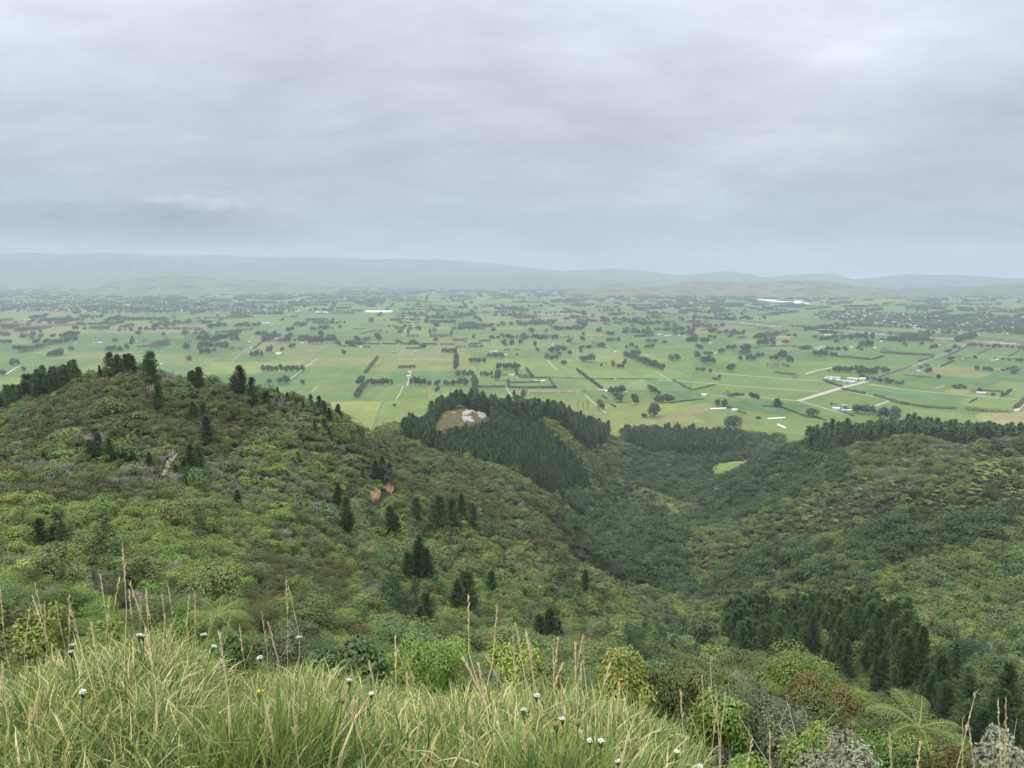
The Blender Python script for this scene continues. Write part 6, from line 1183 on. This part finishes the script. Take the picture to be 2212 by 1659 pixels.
# ------------------------------------------------------------------ grass of the lookout crest
M['grass'] = leaf_mat("crest_grass", (.098, .175, .038), (.118, .19, .045), trans=.25, vary=.25, rough=.5, hue=.008)
M['straw'] = leaf_mat("dry_straw", (.62, .53, .30), (.70, .61, .38), trans=.15, vary=.2, hue=0)
STRAW = np.array([5.4, 2.95, 6.2]); BLUE = np.array([.85, .98, 1.45]); YEL = np.array([2.0, 1.35, 1.3])
def blades(r, n, spread, h, straw, lean=.55, width=.0045):
    """n curved grass blades from a tuft foot; the tips dry out first"""
    a = r.uniform(0, 6.283, n); q = spread * np.sqrt(r.uniform(0, 1, n)); B = np.stack([np.cos(a) * q, np.sin(a) * q, np.full(n, -.03)], 1)
    az = r.uniform(0, 6.283, n); L = h * r.uniform(.5, 1.25, n); th0 = np.abs(r.normal(.1, .14, n)); th1 = th0 + np.abs(r.normal(lean, .45, n)) * 2.0
    S = 6; P = np.zeros((n, S, 3)); P[:, 0] = B
    for s in range(1, S):
        t = th0 + (th1 - th0) * ((s - .5) / (S - 1)) ** 1.6; st = (L / (S - 1))
        P[:, s] = P[:, s - 1] + np.stack([np.cos(az) * np.sin(t), np.sin(az) * np.sin(t), np.cos(t)], 1) * st[:, None]
    side = np.stack([-np.sin(az), np.cos(az), r.normal(0, .25, n)], 1); w = width * r.uniform(.6, 1.5, n)
    prof = np.array([.8, 1, .95, .8, .5, .06]); V = np.zeros((n, S, 2, 3))
    V[:, :, 0] = P + side[:, None] * (w[:, None] * prof)[:, :, None]; V[:, :, 1] = P - side[:, None] * (w[:, None] * prof)[:, :, None]
    u = r.random(n); C = np.where((u < straw)[:, None], STRAW * r.uniform(.6, 1.05, (n, 1)), np.where((u < straw + .25)[:, None], BLUE, 1.0) * r.uniform(.7, 1.25, (n, 1)) * np.ones(3))
    tip = np.where(r.random(n) < .4, 1.0, 0.0); f = np.linspace(0, 1, S) ** 2.2; T = C[:, None] * (1 - (f[None, :] * tip[:, None])[..., None]) + (YEL * 1.25)[None, None] * (f[None, :] * tip[:, None])[..., None]
    T = np.repeat(T[:, :, None], 2, 2)
    i = np.arange(n * S * 2).reshape(n, S, 2); F = np.stack([i[:, :-1, 0], i[:, 1:, 0], i[:, 1:, 1], i[:, :-1, 1]], -1).reshape(-1, 4)
    return V.reshape(-1, 3), F, T.reshape(-1, 3)
TUFTS = []
for i in range(12):
    r = np.random.default_rng(850 + i); straw = (.18, .22, .26, .3, .36, .4, .46, .52, .6, .7, .06, .1)[i]; h = (.29, .31, .27, .32, .28, .31, .28, .31, .27, .29, .38, .36)[i]
    V, F, T = blades(r, 70 if i < 10 else 90, .09 if i < 10 else .12, h, straw, .95 if i < 10 else .5, .0036); TUFTS.append(mesh("tuft", V, F, [M['grass']], T))
def grass_limit(px): return np.interp(px, [-400, 0, 300, 600, 900, 1100, 1400, 1560, 1700, 2300], [5.7, 5.7, 5.6, 5.3, 4.8, 4.5, 4.1, 3.6, 3.2, 2.9])
def grass():
    r = np.random.default_rng(91); n0 = 9500; th = r.uniform(R(-56), R(56), n0); d = np.sqrt(r.uniform(.7 ** 2, 6.0 ** 2, n0)); x, y = d * np.sin(th), d * np.cos(th); z = ground(x, y); px, py, w = project(np.stack([x, y, z], 1))
    k = d < grass_limit(px) + .5 * (fbm(x * 1.5, y * 1.5, 3, 4) - .5); x, y, z, px, d = x[k], y[k], z[k], px[k], d[k]; n = len(x)
    q = fbm(x * 1.1 + 9, y * 1.1, 3, 61) + np.interp(d, [2.2, 5.5], [-.20, .14]) + r.normal(0, .07, n); pick = np.clip(((q - .22) / .5 * 10).astype(int), 0, 9)
    g2 = (np.hypot(x + .95, y - 2.75) < .28) | (np.hypot(x - .15, y - 2.6) < .2); pick[g2] = 10 + r.integers(0, 2, g2.sum())
    s = r.uniform(.75, 1.2, n) * np.interp(fbm(x * .8, y * .8, 2, 71), [.3, .7], [.8, 1.15]) * np.interp(px, [900, 1500], [1, .85])
    stuff_object("grass", [proto(f"tuft_{i:02d}", m) for i, m in enumerate(TUFTS)], np.stack([x, y, z], 1), pick, np.stack([r.normal(.0, .28, n), r.normal(.05, .28, n), r.uniform(0, 6.28, n)], 1), np.stack([s, s, s], 1), "long rank grass, half green and half straw, on the lookout crest", "grass"); print("GRASS", n)
grass()
def on_grass(px, py, off):
    r_ = ray(px, py); h = math.hypot(r_[0], r_[1]); D = DS[(DS > 1.2) & (DS < max(grass_limit(px) + .3, 4.6))]; z = CAM_Z + r_[2] / h * D; x, y = r_[0] / h * D, r_[1] / h * D
    hit = np.nonzero(z < ground(x, y) + off)[0]; i = hit[0] if len(hit) else len(D) - 1
    return np.array([x[i], y[i], z[i]]), float(ground(x[i], y[i]))
Z7 = lambda x, y: (x / 3, 1220 + y / 3)
Z8 = lambda x, y: (737.3 + x / 3, 1220 + y / 3)
Z9 = lambda x, y: (1474.7 + x / 3, 1220 + y / 3)
GRASSMARKS = [("the left end of the crest", 30, 1400), ("the tallest straw stalk", 259, 1250), ("the white flower beside grey bush", 600, 1400), ("the paired tall stalks", 640, 1330), ("the yellow flower", 533, 1487), ("the bright rounded bush", 940, 1400), ("the brown seeded flower", 1250, 1570), ("the yellowing bush", 1350, 1430), ("the grey green bush", 1600, 1530), ("the silver bush", 1830, 1620), ("the lower right corner", 2160, 1580)]
def stalk(tip, base, bend=0.0):
    (b, gz) = on_grass(*base, .32); dep = project(b)[2]; rt = ray(*tip); t = np.array([rt[0] * dep, rt[1] * dep, CAM_Z + rt[2] * dep]); t[:2] += rng.normal(0, .03, 2)
    d = t - b; root = np.array([b[0] - d[0] * .35, b[1] - d[1] * .35, gz - .02]); L = np.linalg.norm(t - root)
    o = obj("grass_stalk", None, loc=root); e = t - root; P = [Vector(p) for p in (e * 0, e * .33 + np.array([bend * L * .02, 0, 0]), e * .66 + np.array([bend * L * .035, 0, 0]), e)]
    m = MB(); m.tube([P[0], P[1], P[2], P[3]], [.0026, .0024, .0019, .0012], 4); obj("stem", m.build("stem", [M['straw']]), o)
    r = np.random.default_rng(int(rng.integers(0, 99999))); n = 40; f = np.clip(np.linspace(.55, 1.0, n) + r.uniform(-.004, .004, n), 0, 1); Q = np.array([P[2] + (P[3] - P[2]) * ((x - .34) / .66) for x in f]); ax = np.array((P[3] - P[2]).normalized())
    N = r.normal(0, 1, (n, 3)); A = ax * .9 + r.normal(0, .15, (n, 3)); A /= np.linalg.norm(A, axis=1, keepdims=True); B_ = np.cross(A, N); B_ /= np.linalg.norm(B_, axis=1, keepdims=True); l = (.028 * r.uniform(.7, 1.4, n))[:, None]; w_ = .0031
    V = np.stack([Q, Q + A * l * .5 + B_ * w_, Q + A * l, Q + A * l * .5 - B_ * w_], 1).reshape(-1, 3); obj("seed_head", mesh("seed_head", V, np.arange(n * 4).reshape(n, 4), [M['straw']], np.ones((n * 4, 3)) * r.uniform(.75, 1.15)), o)
    register(o, ('tall ' if L > 1.0 else 'short ' if L < .55 else '') + 'straw coloured seeding grass stalk', 'grass stalk', "dry seeding grass stalks on the crest", t, GRASSMARKS)
ST = [(Z7, "62,175,85,410 135,280,145,430 210,220,330,520 245,135,340,540 323,250,325,420 362,225,375,450 470,215,660,830 680,80,670,420 777,-116,775,600 795,80,690,500 835,170,900,420 785,165,960,450 895,225,1010,420 935,200,940,420 1020,190,980,480 1100,140,1150,470 1080,190,1150,480 1220,200,1245,450 1235,205,1280,470 1390,320,1230,520 1510,325,1390,560 1425,500,1490,1200 1850,100,1845,540 1915,145,1890,560 1555,435,1640,540 1710,330,1710,600 1735,385,1770,560 1780,450,1830,560 1930,885,1975,1317 2212,880,2100,1250 425,265,395,560 560,420,640,640 1085,350,1010,520 1120,400,990,560 940,460,1000,900 870,640,890,860 240,860,130,1000 1650,960,1560,1200 20,700,60,980 1185,330,1230,520 690,220,660,500 1640,470,1500,520 1660,1060,1700,1290"),
      (Z8, "865,250,990,860 1010,310,865,880 1155,390,1300,900 1210,460,1310,860 1120,490,1170,860 300,520,350,900 210,640,335,1000 470,635,520,790 730,605,1150,1050 860,660,1000,870 965,640,1170,1000 1040,580,1200,900 1420,510,1400,800 1435,540,1540,900 1550,440,1440,800 1560,555,1530,900 1570,655,1660,850 1700,650,1580,870 1350,655,1300,900 1405,550,1470,900 1410,840,1440,980 850,905,870,1300 120,900,125,1310 1800,790,1790,960 1930,870,1910,1000 1240,560,1280,880 1120,1050,1150,1280 380,700,360,900 500,770,510,950"),
      (Z9, "1900,835,2060,1150 2045,890,2080,1317 2065,880,2180,1180 1880,1040,2110,1290 1790,980,1910,1310 1355,1105,1480,1310 1570,1190,1630,1300 575,1100,575,1310 795,960,795,1080 120,735,180,1100 205,835,230,1130 245,830,270,1140 260,840,280,1150 185,900,170,1090 75,965,160,1060 20,840,60,1200 415,1150,430,1300 1365,1240,1490,1317")]
for zf, s in ST:
    for t in s.split(): a, b, c, d = map(float, t.split(',')); stalk(zf(a, b), zf(c, d), rng.normal(0, 1))
M['petal'] = leaf_mat("white_florets", (.66, .66, .63), (.72, .71, .68), trans=.1, vary=.1); M['brownhead'] = leaf_mat("dried_brown_florets", (.24, .16, .10), (.28, .19, .12), trans=0, vary=.2); M['yellow'] = leaf_mat("yellow_petals", (.85, .66, .03), (.9, .7, .04), trans=.1, vary=.1)
def umbel_flower(px, py, mat, rad, desc, nm="yarrow_flower"):
    h, gz = on_grass(px, py, .40); o = obj(nm, None, loc=(h[0], h[1], gz)); H = h[2] - gz; rad = rad * project(h)[2] / FPX; m = MB(); j = rng.normal(0, .03, 2); m.tube([(j[0], j[1], -.03), (j[0] * .4, j[1] * .4, H * .5), (0, 0, H - .01)], [.0026, .0024, .002], 5)
    F_ = MB()
    for k in range(22):
        a = 2.4 * k; q = rad * math.sqrt((k + .5) / 22); x, y, z = math.cos(a) * q, math.sin(a) * q, H + .006 - .25 * q * q / rad + rng.normal(0, .0015)
        m.tube([(0, 0, H - .035), (x * .6, y * .6, H - .014), (x, y, z - .004)], [.0009, .0008, .0007], 3)
        for e in range(2):
            s = rad * .17 * rng.uniform(.8, 1.2); b = rng.uniform(0, 6.28); tx, ty = rng.normal(0, .25, 2); ox, oy = rng.normal(0, rad * .05, 2)
            F_.add([(x + ox + math.cos(b + c) * s, y + oy + math.sin(b + c) * s, z + math.cos(b + c) * s * tx + math.sin(b + c) * s * ty + .002 * e) for c in (0, 1.05, 2.1, 3.14, 4.19, 5.24)], [(0, 1, 2, 3, 4, 5)], 0, (1,) * 3 if rng.random() < .75 else (.8, .8, .76))
    obj("stem", m.build("stem", [M['grass']]), o); obj("flower_head", F_.build("flower_head", [mat]), o)
    o.rotation_euler = (rng.normal(0, .12), rng.normal(0, .12), 0); register(o, desc, 'flower', "umbel flowers in the crest grass", h, GRASSMARKS)
for zf, s in ((Z7, "75,458 430,545 470,560 505,725 850,455 975,445 1300,470 1785,545 1970,495 1200,520"), (Z8, "40,745 195,805 1262,853 1175,978 1470,985 1665,1093 1185,1248 1585,1105 1950,1255 2115,1240"), (Z9, "15,1295 60,1300")):
    for t in s.split(): a, b = map(float, t.split(',')); umbel_flower(*zf(a, b), M['petal'], rng.uniform(5, 7.5), "flat white umbel flower")
for q in (Z8(1550, 1050), Z8(1460, 1095), Z7(2150, 855), Z8(60, 735)): umbel_flower(*q, M['brownhead'], 10, "dried brown umbel flower head", "dried_flower")
umbel_flower(*Z7(1602, 800), M['yellow'], 6.5, "small bright yellow flower", "yellow_flower")
write_labels()

# ------------------------------------------------------------------ haze: the damp air over the plain
def build_haze():
    b = MB(); b.box((0, 10000, 360), (42000, 21200, 760))
    m = bpy.data.materials.new("haze_air"); m.use_nodes = True; nt = m.node_tree; nt.nodes.clear()
    out = node(nt, 'ShaderNodeOutputMaterial'); pv = node(nt, 'ShaderNodeVolumePrincipled')
    pv.inputs['Color'].default_value = (.565, .665, .785, 1); pv.inputs['Density'].default_value = HAZE_DENSITY; pv.inputs['Anisotropy'].default_value = 0.0
    nt.links.new(pv.outputs[0], out.inputs['Volume'])
    m.cycles.homogeneous_volume = True
    tag(obj("haze", b.build("haze", [m])), kind='stuff')
HAZE_DENSITY = 0.86e-4
build_haze()
